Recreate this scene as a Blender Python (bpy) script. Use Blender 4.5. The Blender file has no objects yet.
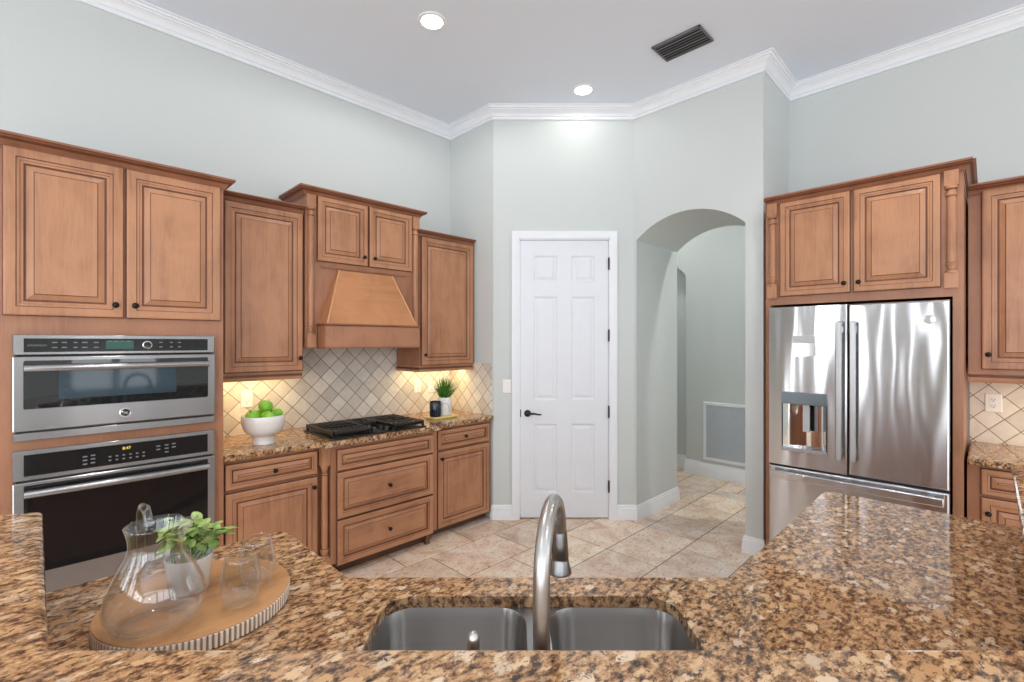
import bpy, bmesh, math, random
from mathutils import Vector, Matrix
PI = math.pi
S2 = math.sqrt(2.0)
scene = bpy.context.scene
COL = scene.collection

# ------------------------------------------------------------------ camera
cam_data = bpy.data.cameras.new('camera')
cam = bpy.data.objects.new('camera', cam_data)
COL.objects.link(cam)
cam.location = (0, 0, 1.545)
cam.rotation_euler = (PI / 2, 0, -PI / 4)
cam_data.sensor_width = 36.0
cam_data.lens = 476.5 / 1024 * 36.0
cam_data.shift_y = 1.0 / 1024
cam_data.clip_start = 0.02
scene.camera = cam

# ------------------------------------------------------------------ world, exposure
scene.view_settings.view_transform = 'Standard'
scene.view_settings.look = 'None'
scene.view_settings.gamma = 1.0
scene.view_settings.use_curve_mapping = False
scene.view_settings.exposure = -0.10
world = bpy.data.worlds.new('sky')
scene.world = world
world.use_nodes = True
wb = world.node_tree.nodes['Background']
wb.inputs['Color'].default_value = (0.86, 0.93, 1.0, 1)
wb.inputs['Strength'].default_value = 1.5
scene.cycles.max_bounces = 10
scene.cycles.diffuse_bounces = 6
scene.cycles.transparent_max_bounces = 16
scene.cycles.caustics_reflective = False
scene.cycles.caustics_refractive = False
scene.cycles.sample_clamp_indirect = 4.0


def area_light(name, loc, direction, sx, sy, power, color=(1, 1, 1)):
    l = bpy.data.lights.new(name, 'AREA')
    l.shape = 'RECTANGLE'
    l.size, l.size_y = sx, sy
    l.energy = power
    l.color = color
    o = bpy.data.objects.new(name, l)
    COL.objects.link(o)
    o.location = loc
    o.rotation_euler = Vector(direction).to_track_quat('-Z', 'Y').to_euler()
    return o


# daylight through the windows behind the camera: (y0, y1, z0, z1) on the wall X = -4
WIN_BACK = [(-3.8, -0.9, 0.05, 3.1), (-0.5, 0.58, 0.05, 3.1), (1.04, 1.25, 0.05, 3.1), (1.60, 2.28, 0.05, 3.1), (2.62, 2.9, 0.05, 3.1)]
# (x0, x1, z0, z1) on the wall Y = -4: unseen windows, mostly added for their light
WIN_SIDE = [(-3.8, -0.5, 0.05, 3.1), (-0.2, 2.3, 2.0, 3.1), (0.35, 1.5, 0.75, 1.4), (2.6, 4.0, 0.05, 3.1)]
DAY = (0.94, 0.97, 1.0)
L_BACK, L_SIDE = 5.2, 2.3      # radiance of the sky seen through the glass
for (a, b, c, d) in WIN_BACK:
    area_light('window_daylight', (-4.12, (a + b) / 2, (c + d) / 2), (1, 0, 0), b - a, d - c, L_BACK * PI * (b - a) * (d - c), DAY)
for (a, b, c, d) in WIN_SIDE:
    area_light('window_daylight', ((a + b) / 2, -4.12, (c + d) / 2), (0, 1, 0), b - a, d - c, L_SIDE * PI * (b - a) * (d - c), DAY)


def spot(name, loc, power, angle=120, blend=0.6, color=(1, 0.97, 0.93), r=0.06):
    l = bpy.data.lights.new(name, 'SPOT')
    l.energy = power
    l.spot_size = math.radians(angle)
    l.spot_blend = blend
    l.shadow_soft_size = r
    l.color = color
    o = bpy.data.objects.new(name, l)
    COL.objects.link(o)
    o.location = loc
    return o


CEIL = 3.58
CANS = [(1.778, 2.495), (3.124, 2.311)]
for (x, y), w_ in zip(CANS, (34, 6.5)):
    spot('can_light_lamp', (x, y, CEIL - 0.012), w_, 176, 0.25)
for (x, y) in [(2.9, 0.2), (0.4, 1.6), (0.6, -1.2), (-1.6, 0.6), (-2.2, 2.4)]:   # unseen fill spots added outside the frame, no fixtures built
    spot('can_light_lamp', (x, y, CEIL - 0.012), 55, 130)
spot('hall_lamp', (5.0, 0.4, CEIL - 0.02), 130, 160)  # unseen lamp added to brighten the hall
spot('hall_lamp', (5.0, 2.9, CEIL - 0.02), 60, 160)  # second added lamp, for the far end of the hall
WARM = (1.0, 0.76, 0.40)
area_light('undercabinet_lamp', (1.02, 3.47, 1.325), (0, 0.25, -1), 0.50, 0.10, 2.4, WARM)
area_light('undercabinet_lamp', (2.54, 3.47, 1.325), (0, 0.25, -1), 0.50, 0.10, 2.4, WARM)
area_light('undercabinet_lamp', (4.12, -0.42, 1.325), (0.25, 0, -1), 0.10, 0.9, 4.6, WARM)


# ------------------------------------------------------------------ materials
def srgb(r, g, b):
    f = lambda c: (c / 255 / 12.92) if c / 255 <= 0.04045 else ((c / 255 + 0.055) / 1.055) ** 2.4
    return (f(r), f(g), f(b), 1.0)


def new_mat(name):
    m = bpy.data.materials.new(name)
    m.use_nodes = True
    nt = m.node_tree
    return m, nt, nt.nodes['Principled BSDF']


def nd(nt, kind, **kw):
    n = nt.nodes.new(kind)
    for k, v in kw.items():
        if k in n.inputs:
            n.inputs[k].default_value = v
        else:
            setattr(n, k, v)
    return n


def ramp(nt, stops, interp='LINEAR'):
    n = nt.nodes.new('ShaderNodeValToRGB')
    cr = n.color_ramp
    cr.interpolation = interp
    while len(cr.elements) < len(stops):
        cr.elements.new(0.5)
    for e, (p, c) in zip(cr.elements, stops):
        e.position = p
        e.color = c
    return n


def coords(nt, scale=(1, 1, 1), rot=(0, 0, 0), kind='Object'):
    tc = nt.nodes.new('ShaderNodeTexCoord')
    mp = nt.nodes.new('ShaderNodeMapping')
    mp.inputs['Scale'].default_value = scale
    mp.inputs['Rotation'].default_value = rot
    nt.links.new(tc.outputs[kind], mp.inputs['Vector'])
    return mp.outputs['Vector']


def mixc(nt, fac, a, b, blend='MIX'):
    n = nt.nodes.new('ShaderNodeMix')
    n.data_type = 'RGBA'
    n.blend_type = blend
    L = nt.links
    for sock, v in ((n.inputs[0], fac), (n.inputs[6], a), (n.inputs[7], b)):
        if hasattr(v, 'is_linked'):
            L.new(v, sock)
        else:
            sock.default_value = v
    return n.outputs[2]


def bump(nt, height, strength, dist=0.01):
    n = nd(nt, 'ShaderNodeBump')
    n.inputs['Strength'].default_value = strength
    n.inputs['Distance'].default_value = dist
    nt.links.new(height, n.inputs['Height'])
    return n.outputs['Normal']


def plain(name, col, rough=0.5, metal=0.0, emit=None, estr=0.0, spec=0.5, coat=0.0):
    m, nt, b = new_mat(name)
    # a faint mottling keeps the surface from looking like plastic
    v = coords(nt)
    no = nd(nt, 'ShaderNodeTexNoise', Scale=9.0, Detail=3.0)
    nt.links.new(v, no.inputs['Vector'])
    lo = tuple(c * 0.985 for c in col[:3]) + (1,)
    hi = tuple(min(1, c * 1.01) for c in col[:3]) + (1,)
    r = ramp(nt, [(0.3, lo), (0.7, hi)])
    nt.links.new(no.outputs['Fac'], r.inputs['Fac'])
    nt.links.new(r.outputs['Color'], b.inputs['Base Color'])
    b.inputs['Roughness'].default_value = rough
    b.inputs['Metallic'].default_value = metal
    b.inputs['Specular IOR Level'].default_value = spec
    b.inputs['Coat Weight'].default_value = coat
    if emit:
        b.inputs['Emission Color'].default_value = emit
        b.inputs['Emission Strength'].default_value = estr
    return m


def wall_paint(name, col, bs=0.25):
    m, nt, b = new_mat(name)
    v = coords(nt)
    no = nd(nt, 'ShaderNodeTexNoise', Scale=60.0, Detail=4.0, Roughness=0.6)
    nt.links.new(v, no.inputs['Vector'])
    lo = tuple(c * 0.985 for c in col[:3]) + (1,)
    r = ramp(nt, [(0.35, lo), (0.65, col)])
    nt.links.new(no.outputs['Fac'], r.inputs['Fac'])
    nt.links.new(r.outputs['Color'], b.inputs['Base Color'])
    b.inputs['Roughness'].default_value = 0.75
    b.inputs['Specular IOR Level'].default_value = 0.25
    nt.links.new(bump(nt, no.outputs['Fac'], bs, 0.002), b.inputs['Normal'])
    return m


def wood(name, base, dark, grain, rough=0.36, scale=1.0):
    m, nt, b = new_mat(name)
    st = {'z': (16 * scale, 16 * scale, 1.1 * scale), 'x': (1.1 * scale, 16 * scale, 16 * scale)}[grain]
    v = coords(nt, st)
    n1 = nd(nt, 'ShaderNodeTexNoise', Scale=1.6, Detail=5.0, Roughness=0.6, Distortion=0.8)
    nt.links.new(v, n1.inputs['Vector'])
    v2 = coords(nt, (3.2, 3.2, 2.4))
    n2 = nd(nt, 'ShaderNodeTexNoise', Scale=1.3, Detail=3.0, Roughness=0.55, Distortion=0.5)
    nt.links.new(v2, n2.inputs['Vector'])
    v3 = coords(nt, tuple(c * 7 for c in st))
    n3 = nd(nt, 'ShaderNodeTexNoise', Scale=1.5, Detail=2.0)
    nt.links.new(v3, n3.inputs['Vector'])
    r1 = ramp(nt, [(0.30, dark), (0.62, base)])
    nt.links.new(n1.outputs['Fac'], r1.inputs['Fac'])
    light = tuple(min(1, c * 1.13) for c in base[:3]) + (1,)
    r2 = ramp(nt, [(0.34, (0, 0, 0, 1)), (0.62, (1, 1, 1, 1))])
    nt.links.new(n2.outputs['Fac'], r2.inputs['Fac'])
    c = mixc(nt, r2.outputs['Color'], r1.outputs['Color'], light)
    r3 = ramp(nt, [(0.30, (0.88, 0.86, 0.84, 1)), (0.5, (1, 1, 1, 1))])
    nt.links.new(n3.outputs['Fac'], r3.inputs['Fac'])
    c = mixc(nt, 0.6, c, r3.outputs['Color'], 'MULTIPLY')
    nt.links.new(c, b.inputs['Base Color'])
    b.inputs['Roughness'].default_value = rough
    b.inputs['Specular IOR Level'].default_value = 0.45
    return m


def granite(name, rot=0.0):
    """gold granite: pale crystals in a brown, black-flecked matrix"""
    m, nt, b = new_mat(name)
    L = nt.links
    v = coords(nt, (1.0, 1.6, 1.0), (0, 0, rot))
    w = nd(nt, 'ShaderNodeTexNoise', Scale=22.0, Detail=3.0, Roughness=0.6)
    L.new(v, w.inputs['Vector'])
    va = nt.nodes.new('ShaderNodeMixRGB')
    va.blend_type = 'ADD'
    va.inputs['Fac'].default_value = 0.05
    L.new(v, va.inputs['Color1'])
    L.new(w.outputs['Color'], va.inputs['Color2'])
    vv = va.outputs['Color']
    # grainy brown matrix
    n1 = nd(nt, 'ShaderNodeTexNoise', Scale=56.0, Detail=5.0, Roughness=0.68)
    L.new(v, n1.inputs['Vector'])
    r1 = ramp(nt, [(0.36, srgb(54, 42, 36)), (0.44, srgb(112, 82, 60)), (0.51, srgb(162, 122, 86)), (0.59, srgb(192, 152, 110)), (0.72, srgb(216, 188, 156))])
    L.new(n1.outputs['Fac'], r1.inputs['Fac'])
    # pale crystals, each with a colour of its own
    vo = nd(nt, 'ShaderNodeTexVoronoi', Scale=24.0, Randomness=1.0)
    L.new(vv, vo.inputs['Vector'])
    sep = nd(nt, 'ShaderNodeSeparateColor')
    L.new(vo.outputs['Color'], sep.inputs['Color'])
    pal = ramp(nt, [(0.0, srgb(178, 134, 94)), (0.35, srgb(202, 160, 116)), (0.7, srgb(216, 182, 144)), (0.85, srgb(220, 196, 168)), (1.0, srgb(186, 158, 132))])
    L.new(sep.outputs['Green'], pal.inputs['Fac'])
    nb = nd(nt, 'ShaderNodeTexNoise', Scale=60.0, Detail=4.0, Roughness=0.7)
    L.new(v, nb.inputs['Vector'])
    sb = nd(nt, 'ShaderNodeMath', operation='MULTIPLY_ADD')
    sb.inputs[1].default_value = 0.9
    L.new(nb.outputs['Fac'], sb.inputs[0])
    L.new(vo.outputs['Distance'], sb.inputs[2])
    rm = ramp(nt, [(0.80, (1, 1, 1, 1)), (0.92, (0, 0, 0, 1))])
    L.new(sb.outputs[0], rm.inputs['Fac'])
    rs = ramp(nt, [(0.20, (0, 0, 0, 1)), (0.30, (0.95, 0.95, 0.95, 1))])
    L.new(sep.outputs['Red'], rs.inputs['Fac'])
    f = mixc(nt, 1.0, rm.outputs['Color'], rs.outputs['Color'], 'MULTIPLY')
    c = mixc(nt, f, r1.outputs['Color'], pal.outputs['Color'])
    # black mica and grey quartz flecks
    n2 = nd(nt, 'ShaderNodeTexNoise', Scale=46.0, Detail=5.0, Roughness=0.74)
    L.new(vv, n2.inputs['Vector'])
    r2 = ramp(nt, [(0.558, (0, 0, 0, 1)), (0.608, (0.95, 0.95, 0.95, 1))])
    L.new(n2.outputs['Fac'], r2.inputs['Fac'])
    c = mixc(nt, r2.outputs['Color'], c, srgb(66, 54, 48))
    n3 = nd(nt, 'ShaderNodeTexNoise', Scale=24.0, Detail=4.0, Roughness=0.7)
    L.new(v, n3.inputs['Vector'])
    r3 = ramp(nt, [(0.60, (0, 0, 0, 1)), (0.66, (0.6, 0.6, 0.6, 1))])
    L.new(n3.outputs['Fac'], r3.inputs['Fac'])
    c = mixc(nt, r3.outputs['Color'], c, srgb(134, 116, 104))
    L.new(c, b.inputs['Base Color'])
    b.inputs['Roughness'].default_value = 0.06
    b.inputs['Specular IOR Level'].default_value = 0.5
    return m


def travertine(name):
    m, nt, b = new_mat(name)
    L = nt.links
    at = nd(nt, 'ShaderNodeVertexColor', layer_name='tile')
    v = coords(nt, (1.0, 1.0, 1.0))
    n1 = nd(nt, 'ShaderNodeTexNoise', Scale=5.0, Detail=6.0, Roughness=0.65, Distortion=1.0)
    L.new(v, n1.inputs['Vector'])
    r1 = ramp(nt, [(0.30, srgb(206, 174, 148)), (0.48, srgb(238, 212, 188)), (0.68, srgb(250, 238, 222))])
    L.new(n1.outputs['Fac'], r1.inputs['Fac'])
    c = mixc(nt, 1.0, r1.outputs['Color'], at.outputs['Color'], 'MULTIPLY')
    # small filled pits
    v2 = coords(nt, (1.0, 2.2, 1.0))
    n2 = nd(nt, 'ShaderNodeTexNoise', Scale=26.0, Detail=5.0, Roughness=0.7)
    L.new(v2, n2.inputs['Vector'])
    r2 = ramp(nt, [(0.56, (0, 0, 0, 1)), (0.64, (0.85, 0.85, 0.85, 1))])
    L.new(n2.outputs['Fac'], r2.inputs['Fac'])
    c = mixc(nt, r2.outputs['Color'], c, srgb(140, 106, 82))
    L.new(c, b.inputs['Base Color'])
    b.inputs['Roughness'].default_value = 0.42
    L.new(bump(nt, n2.outputs['Fac'], 0.12, 0.002), b.inputs['Normal'])
    return m


def splash_tile(name, axis):
    """4 inch tumbled tiles laid on the diagonal; axis is the horizontal axis of the wall."""
    m, nt, b = new_mat(name)
    L = nt.links
    tc = nt.nodes.new('ShaderNodeTexCoord')
    sp = nt.nodes.new('ShaderNodeSeparateXYZ')
    L.new(tc.outputs['Object'], sp.inputs['Vector'])
    cb = nt.nodes.new('ShaderNodeCombineXYZ')
    L.new(sp.outputs[axis], cb.inputs['X'])
    L.new(sp.outputs['Z'], cb.inputs['Y'])
    mp = nt.nodes.new('ShaderNodeMapping')
    mp.inputs['Rotation'].default_value = (0, 0, PI / 4)
    L.new(cb.outputs['Vector'], mp.inputs['Vector'])
    br = nd(nt, 'ShaderNodeTexBrick', offset=0.0, squash=1.0)
    br.inputs['Scale'].default_value = 1.0
    br.inputs['Brick Width'].default_value = 0.1
    br.inputs['Row Height'].default_value = 0.1
    br.inputs['Mortar Size'].default_value = 0.0026
    br.inputs['Mortar Smooth'].default_value = 0.3
    br.inputs['Bias'].default_value = 0.0
    br.inputs['Color1'].default_value = srgb(204, 198, 188)
    br.inputs['Color2'].default_value = srgb(236, 230, 220)
    br.inputs['Mortar'].default_value = srgb(138, 120, 102)
    L.new(mp.outputs['Vector'], br.inputs['Vector'])
    n1 = nd(nt, 'ShaderNodeTexNoise', Scale=22.0, Detail=4.0, Roughness=0.6)
    L.new(mp.outputs['Vector'], n1.inputs['Vector'])
    r1 = ramp(nt, [(0.3, (0.9, 0.88, 0.86, 1)), (0.65, (1, 1, 1, 1))])
    L.new(n1.outputs['Fac'], r1.inputs['Fac'])
    c = mixc(nt, 1.0, br.outputs['Color'], r1.outputs['Color'], 'MULTIPLY')
    L.new(c, b.inputs['Base Color'])
    b.inputs['Roughness'].default_value = 0.5
    inv = nd(nt, 'ShaderNodeMath', operation='SUBTRACT')
    inv.inputs[0].default_value = 1.0
    L.new(br.outputs['Fac'], inv.inputs[1])
    L.new(bump(nt, inv.outputs[0], 0.6, 0.003), b.inputs['Normal'])
    return m


def steel(name, col, rough, wav=0.0, wscale=1.6, aniso=0.0, wstretch=(2.6, 2.6, 0.5)):
    """metal; aniso = horizontal brushing, which draws reflections out vertically"""
    m, nt, b = new_mat(name)
    L = nt.links
    v = coords(nt, (1.5, 1.5, 90.0))
    n = nd(nt, 'ShaderNodeTexNoise', Scale=2.0, Detail=3.0)
    L.new(v, n.inputs['Vector'])
    lo = tuple(c * 0.96 for c in col[:3]) + (1,)
    r = ramp(nt, [(0.3, lo), (0.7, col)])
    L.new(n.outputs['Fac'], r.inputs['Fac'])
    L.new(r.outputs['Color'], b.inputs['Base Color'])
    b.inputs['Metallic'].default_value = 1.0
    b.inputs['Roughness'].default_value = rough
    if aniso:
        tg = nt.nodes.new('ShaderNodeTangent')
        tg.direction_type = 'RADIAL'
        tg.axis = 'Z'
        L.new(tg.outputs['Tangent'], b.inputs['Tangent'])
        b.inputs['Anisotropic'].default_value = aniso
        b.inputs['Anisotropic Rotation'].default_value = 0.25
    if wav:
        v = coords(nt, wstretch)
        n = nd(nt, 'ShaderNodeTexNoise', Scale=wscale, Detail=1.5, Roughness=0.45)
        L.new(v, n.inputs['Vector'])
        L.new(bump(nt, n.outputs['Fac'], 1.0, wav), b.inputs['Normal'])
    return m


def thin_glass(name, tint=(0.96, 0.965, 0.965, 1), base=0.05):
    m = bpy.data.materials.new(name)
    m.use_nodes = True
    nt = m.node_tree
    nt.nodes.remove(nt.nodes['Principled BSDF'])
    out = nt.nodes['Material Output']
    tr = nt.nodes.new('ShaderNodeBsdfTransparent')
    tr.inputs['Color'].default_value = tint
    gl = nt.nodes.new('ShaderNodeBsdfGlossy')
    gl.inputs['Roughness'].default_value = 0.015
    gl.inputs['Color'].default_value = (1, 1, 1, 1)
    lw = nt.nodes.new('ShaderNodeLayerWeight')
    lw.inputs['Blend'].default_value = 0.5
    pw = nd(nt, 'ShaderNodeMath', operation='POWER')
    pw.inputs[1].default_value = 3.2
    nt.links.new(lw.outputs['Facing'], pw.inputs[0])
    ma = nd(nt, 'ShaderNodeMath', operation='MULTIPLY_ADD')
    ma.inputs[1].default_value = 0.75
    ma.inputs[2].default_value = base
    nt.links.new(pw.outputs[0], ma.inputs[0])
    mx = nt.nodes.new('ShaderNodeMixShader')
    nt.links.new(ma.outputs[0], mx.inputs['Fac'])
    nt.links.new(tr.outputs[0], mx.inputs[1])
    nt.links.new(gl.outputs[0], mx.inputs[2])
    nt.links.new(mx.outputs[0], out.inputs['Surface'])
    return m


def leafy(name, a, b_):
    m, nt, b = new_mat(name)
    v = coords(nt)
    n = nd(nt, 'ShaderNodeTexNoise', Scale=28.0, Detail=2.0)
    nt.links.new(v, n.inputs['Vector'])
    r = ramp(nt, [(0.35, a), (0.65, b_)])
    nt.links.new(n.outputs['Fac'], r.inputs['Fac'])
    nt.links.new(r.outputs['Color'], b.inputs['Base Color'])
    b.inputs['Roughness'].default_value = 0.45
    return m


M = {}
M['wall'] = wall_paint('wall_paint', srgb(205, 211, 210))
M['wall_taupe'] = wall_paint('taupe_paint', srgb(166, 164, 160))  # unseen back wall, darkened so the steel doors reflect dark bands
M['ceiling'] = wall_paint('ceiling_paint', srgb(228, 236, 247), 0.4)
M['trim'] = plain('white_trim', srgb(234, 238, 243), 0.4)
M['door_white'] = plain('door_white', srgb(226, 230, 236), 0.42)
WB, WD = srgb(176, 127, 94), srgb(146, 98, 70)
M['wood'] = wood('maple_vertical', WB, WD, 'z')
M['wood_h'] = wood('maple_horizontal', WB, WD, 'x')
M['wood_flat'] = wood('maple_flat', srgb(162, 114, 86), srgb(142, 96, 70), 'z')
M['hood_wood'] = wood('hood_maple', srgb(186, 130, 88), srgb(168, 112, 72), 'x', 0.4)
M['wood_trim'] = wood('maple_moulding', srgb(146, 96, 70), srgb(120, 74, 54), 'x')
M['glaze'] = wood('brown_glaze', srgb(104, 64, 46), srgb(84, 50, 36), 'z', 0.45)
M['toe'] = wood('toe_kick_wood', srgb(104, 76, 60), srgb(84, 58, 44), 'x', 0.5)  # floor shadow under the cabinets put into the colour
M['granite'] = granite('granite', 0.3)
M['floor'] = travertine('travertine')
M['grout'] = plain('grout', srgb(132, 110, 92), 0.9)
M['splash_x'] = splash_tile('tumbled_tile', 'X')
M['splash_y'] = splash_tile('tumbled_tile_side', 'Y')
M['steel'] = steel('brushed_steel', (0.43, 0.43, 0.435, 1), 0.26, 0.005, 1.6, 1.0)
M['steel_fridge'] = steel('polished_steel', (0.66, 0.665, 0.68, 1), 0.17, 0.014, 1.5, 1.0)
M['steel_sink'] = steel('sink_steel', (0.50, 0.485, 0.47, 1), 0.30, aniso=1.0)
M['nickel'] = steel('brushed_nickel', (0.50, 0.49, 0.475, 1), 0.33)
M['nickel_dark'] = steel('dark_nickel', (0.27, 0.27, 0.27, 1), 0.30)
M['chrome'] = steel('chrome', (0.8, 0.8, 0.8, 1), 0.08)
M['black_glass'] = plain('black_glass', (0.012, 0.011, 0.011, 1), 0.04, 0, None, 0, 0.5)
M['black_panel'] = plain('black_panel', (0.014, 0.015, 0.016, 1), 0.10)
M['oven_glass'] = plain('oven_glass', (0.011, 0.015, 0.018, 1), 0.03, 0, None, 0, 0.9)
M['black'] = plain('black_plastic', (0.006, 0.006, 0.006, 1), 0.5)
M['iron'] = plain('cast_iron', (0.008, 0.008, 0.008, 1), 0.32)
M['bronze'] = plain('dark_bronze', (0.018, 0.012, 0.010, 1), 0.35, 0.6)
M['mark'] = plain('printed_mark', (0.20, 0.21, 0.22, 1), 0.5)
M['display'] = plain('green_display', (0.02, 0.07, 0.055, 1), 0.15, 0, (0.02, 0.12, 0.09, 1), 0.25)
M['clock'] = plain('clock_digits', (0.6, 0.5, 0.1, 1), 0.4, 0, (1.0, 0.75, 0.12, 1), 0.8)
M['ceramic'] = plain('white_ceramic', srgb(238, 236, 232), 0.18)
M['plate'] = plain('white_plastic', srgb(240, 238, 232), 0.35)
M['slot'] = plain('outlet_slot', srgb(70, 66, 62), 0.6)
M['navy'] = plain('navy_glass', srgb(24, 30, 48), 0.12)
M['apple'] = leafy('green_apple', srgb(116, 186, 40), srgb(152, 206, 76))
M['stem'] = plain('stem', srgb(92, 66, 40), 0.7)
M['leaf'] = leafy('pale_leaf', srgb(112, 146, 70), srgb(176, 198, 116))
M['grass'] = leafy('grass_blade', srgb(40, 96, 26), srgb(92, 150, 48))
M['glass'] = thin_glass('clear_glass')
M['board'] = wood('pale_board', srgb(222, 200, 128), srgb(206, 180, 104), 'x')
M['tray_wood'] = wood('mango_wood', srgb(188, 138, 92), srgb(132, 86, 54), 'x', 0.45, 0.6)
M['tray_rim'] = wood('whitewashed_rim', srgb(238, 230, 218), srgb(214, 200, 184), 'z', 0.6)
M['grille'] = plain('grille_white', srgb(196, 202, 208), 0.5)
M['vent_dark'] = plain('vent_grey', srgb(108, 110, 114), 0.5)
M['vent_light'] = plain('vent_blade', srgb(160, 162, 166), 0.45)
M['lamp'] = plain('lamp_lens', (1, 1, 1, 1), 0.5, 0, (1, 0.98, 0.95, 1), 12.0)
M['soil'] = plain('soil', srgb(70, 54, 40), 0.9)
M['panel_grey'] = plain('dispenser_panel', srgb(128, 140, 148), 0.22, 0.7)
M['panel_light'] = plain('touch_panel', srgb(186, 188, 188), 0.3)


# ------------------------------------------------------------------ mesh builder
class MB:
    def __init__(self):
        self.v, self.f, self.m = [], [], []

    def add(self, verts, faces, mat=0):
        o = len(self.v)
        self.v += [tuple(p) for p in verts]
        for f in faces:
            self.f.append(tuple(i + o for i in f))
            self.m.append(mat)
        return self

    def box(self, x0, x1, y0, y1, z0, z1, mat=0):
        vs = [(x, y, z) for z in (z0, z1) for y in (y0, y1) for x in (x0, x1)]
        return self.add(vs, [(0, 1, 3, 2), (4, 6, 7, 5), (0, 4, 5, 1), (2, 3, 7, 6), (0, 2, 6, 4), (1, 5, 7, 3)], mat)

    def lathe(self, prof, c=(0, 0, 0), axis='z', seg=24, mat=0, sx=1.0):
        vs, fs = [], []
        n = len(prof)
        for (r, h) in prof:
            for k in range(seg):
                a = 2 * PI * k / seg
                p, q = r * math.cos(a) * sx, r * math.sin(a)
                if axis == 'z':
                    vs.append((c[0] + p, c[1] + q, c[2] + h))
                elif axis == 'y':
                    vs.append((c[0] + p, c[1] + h, c[2] + q))
                else:
                    vs.append((c[0] + h, c[1] + p, c[2] + q))
        for i in range(n - 1):
            for k in range(seg):
                k2 = (k + 1) % seg
                fs.append((i * seg + k, i * seg + k2, (i + 1) * seg + k2, (i + 1) * seg + k))
        if prof[0][0] > 1e-5:
            fs.append(tuple(range(seg - 1, -1, -1)))
        if prof[-1][0] > 1e-5:
            fs.append(tuple((n - 1) * seg + k for k in range(seg)))
        return self.add(vs, fs, mat)

    def tube(self, pts, rad, seg=12, mat=0):
        pts = [Vector(p) for p in pts]
        n = len(pts)
        rads = rad if isinstance(rad, (list, tuple)) else [rad] * n
        vs, fs = [], []
        prev = None
        for i, p in enumerate(pts):
            t = (pts[min(i + 1, n - 1)] - pts[max(i - 1, 0)]).normalized()
            if prev is None:
                a = Vector((0, 0, 1)) if abs(t.z) < 0.9 else Vector((1, 0, 0))
                u = t.cross(a).normalized()
            else:
                u = (prev - t * prev.dot(t)).normalized()
            prev = u
            w = t.cross(u)
            for k in range(seg):
                ang = 2 * PI * k / seg
                vs.append(p + (u * math.cos(ang) + w * math.sin(ang)) * rads[i])
        for i in range(n - 1):
            for k in range(seg):
                k2 = (k + 1) % seg
                fs.append((i * seg + k, i * seg + k2, (i + 1) * seg + k2, (i + 1) * seg + k))
        fs.append(tuple(range(seg - 1, -1, -1)))
        fs.append(tuple((n - 1) * seg + k for k in range(seg)))
        return self.add(vs, fs, mat)

    def prism(self, poly, z0, z1, mat=0):
        n = len(poly)
        vs = [(x, y, z0) for x, y in poly] + [(x, y, z1) for x, y in poly]
        fs = [tuple(range(n - 1, -1, -1)), tuple(range(n, 2 * n))]
        fs += [(i, (i + 1) % n, n + (i + 1) % n, n + i) for i in range(n)]
        return self.add(vs, fs, mat)

    def sweep(self, path, prof, mat=0, closed=False, glaze=()):
        """profile (out, z) carried along a plan path; out points to the right of the path's direction"""
        P = [Vector((p[0], p[1])) for p in path]
        n, m = len(P), len(prof)
        vs, fs = [], []
        for i in range(n):
            d1 = (P[i] - P[i - 1]) if (i > 0 or closed) else None
            d2 = (P[(i + 1) % n] - P[i]) if (i < n - 1 or closed) else None
            d1 = d1.normalized() if d1 is not None else d2.normalized()
            d2 = d2.normalized() if d2 is not None else d1
            n1, n2 = Vector((d1.y, -d1.x)), Vector((d2.y, -d2.x))
            mi = (n1 + n2) / (1 + n1.dot(n2))
            for (o, z) in prof:
                vs.append((P[i].x + mi.x * o, P[i].y + mi.y * o, z))
        for i in range(n if closed else n - 1):
            j = (i + 1) % n
            for k in range(m):
                k2 = (k + 1) % m
                fs.append((i * m + k, i * m + k2, j * m + k2, j * m + k))
        first = len(self.f)
        if not closed:
            fs.append(tuple(range(m)))
            fs.append(tuple((n - 1) * m + k for k in range(m - 1, -1, -1)))
        self.add(vs, fs, mat)
        for q in range((n if closed else n - 1) * m):
            if q % m in glaze:
                self.m[first + q] = 1
        return self

    def panel(self, x0, x1, z0, z1, y, thick, rings):
        """framed panel facing -y: rings of (inset, depth behind y, material of the band that ends here)"""
        seq = [(0.0, thick, 0)] + rings
        vs, fs, ms = [], [], []
        for (i, d, _) in seq:
            vs += [(x0 + i, y + d, z0 + i), (x1 - i, y + d, z0 + i), (x1 - i, y + d, z1 - i), (x0 + i, y + d, z1 - i)]
        o = len(self.v)
        self.v += vs
        for r in range(len(seq) - 1):
            for k in range(4):
                k2 = (k + 1) % 4
                self.f.append((o + r * 4 + k, o + r * 4 + k2, o + (r + 1) * 4 + k2, o + (r + 1) * 4 + k))
                self.m.append(seq[r + 1][2])
        e = (len(seq) - 1) * 4
        self.f.append((o + e, o + e + 1, o + e + 2, o + e + 3))
        self.m.append(0)
        self.f.append((o + 3, o + 2, o + 1, o))
        self.m.append(0)
        return self

    def build(self, name, mats, parent=None, smooth=40, bevel=0.0, seg=2, loc=None, rot=None):
        me = bpy.data.meshes.new(name)
        me.from_pydata(self.v, [], self.f)
        if not isinstance(mats, (list, tuple)):
            mats = [mats]
        for m_ in mats:
            me.materials.append(m_)
        me.polygons.foreach_set('material_index', self.m)
        bm = bmesh.new()
        bm.from_mesh(me)
        bmesh.ops.recalc_face_normals(bm, faces=bm.faces)
        bm.to_mesh(me)
        bm.free()
        if smooth:
            me.shade_smooth()
            me.set_sharp_from_angle(angle=math.radians(smooth))
        me.update()
        o = bpy.data.objects.new(name, me)
        COL.objects.link(o)
        if parent:
            o.parent = parent
        if loc:
            o.location = loc
        if rot is not None:
            o.rotation_euler = (0, 0, rot)
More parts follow.
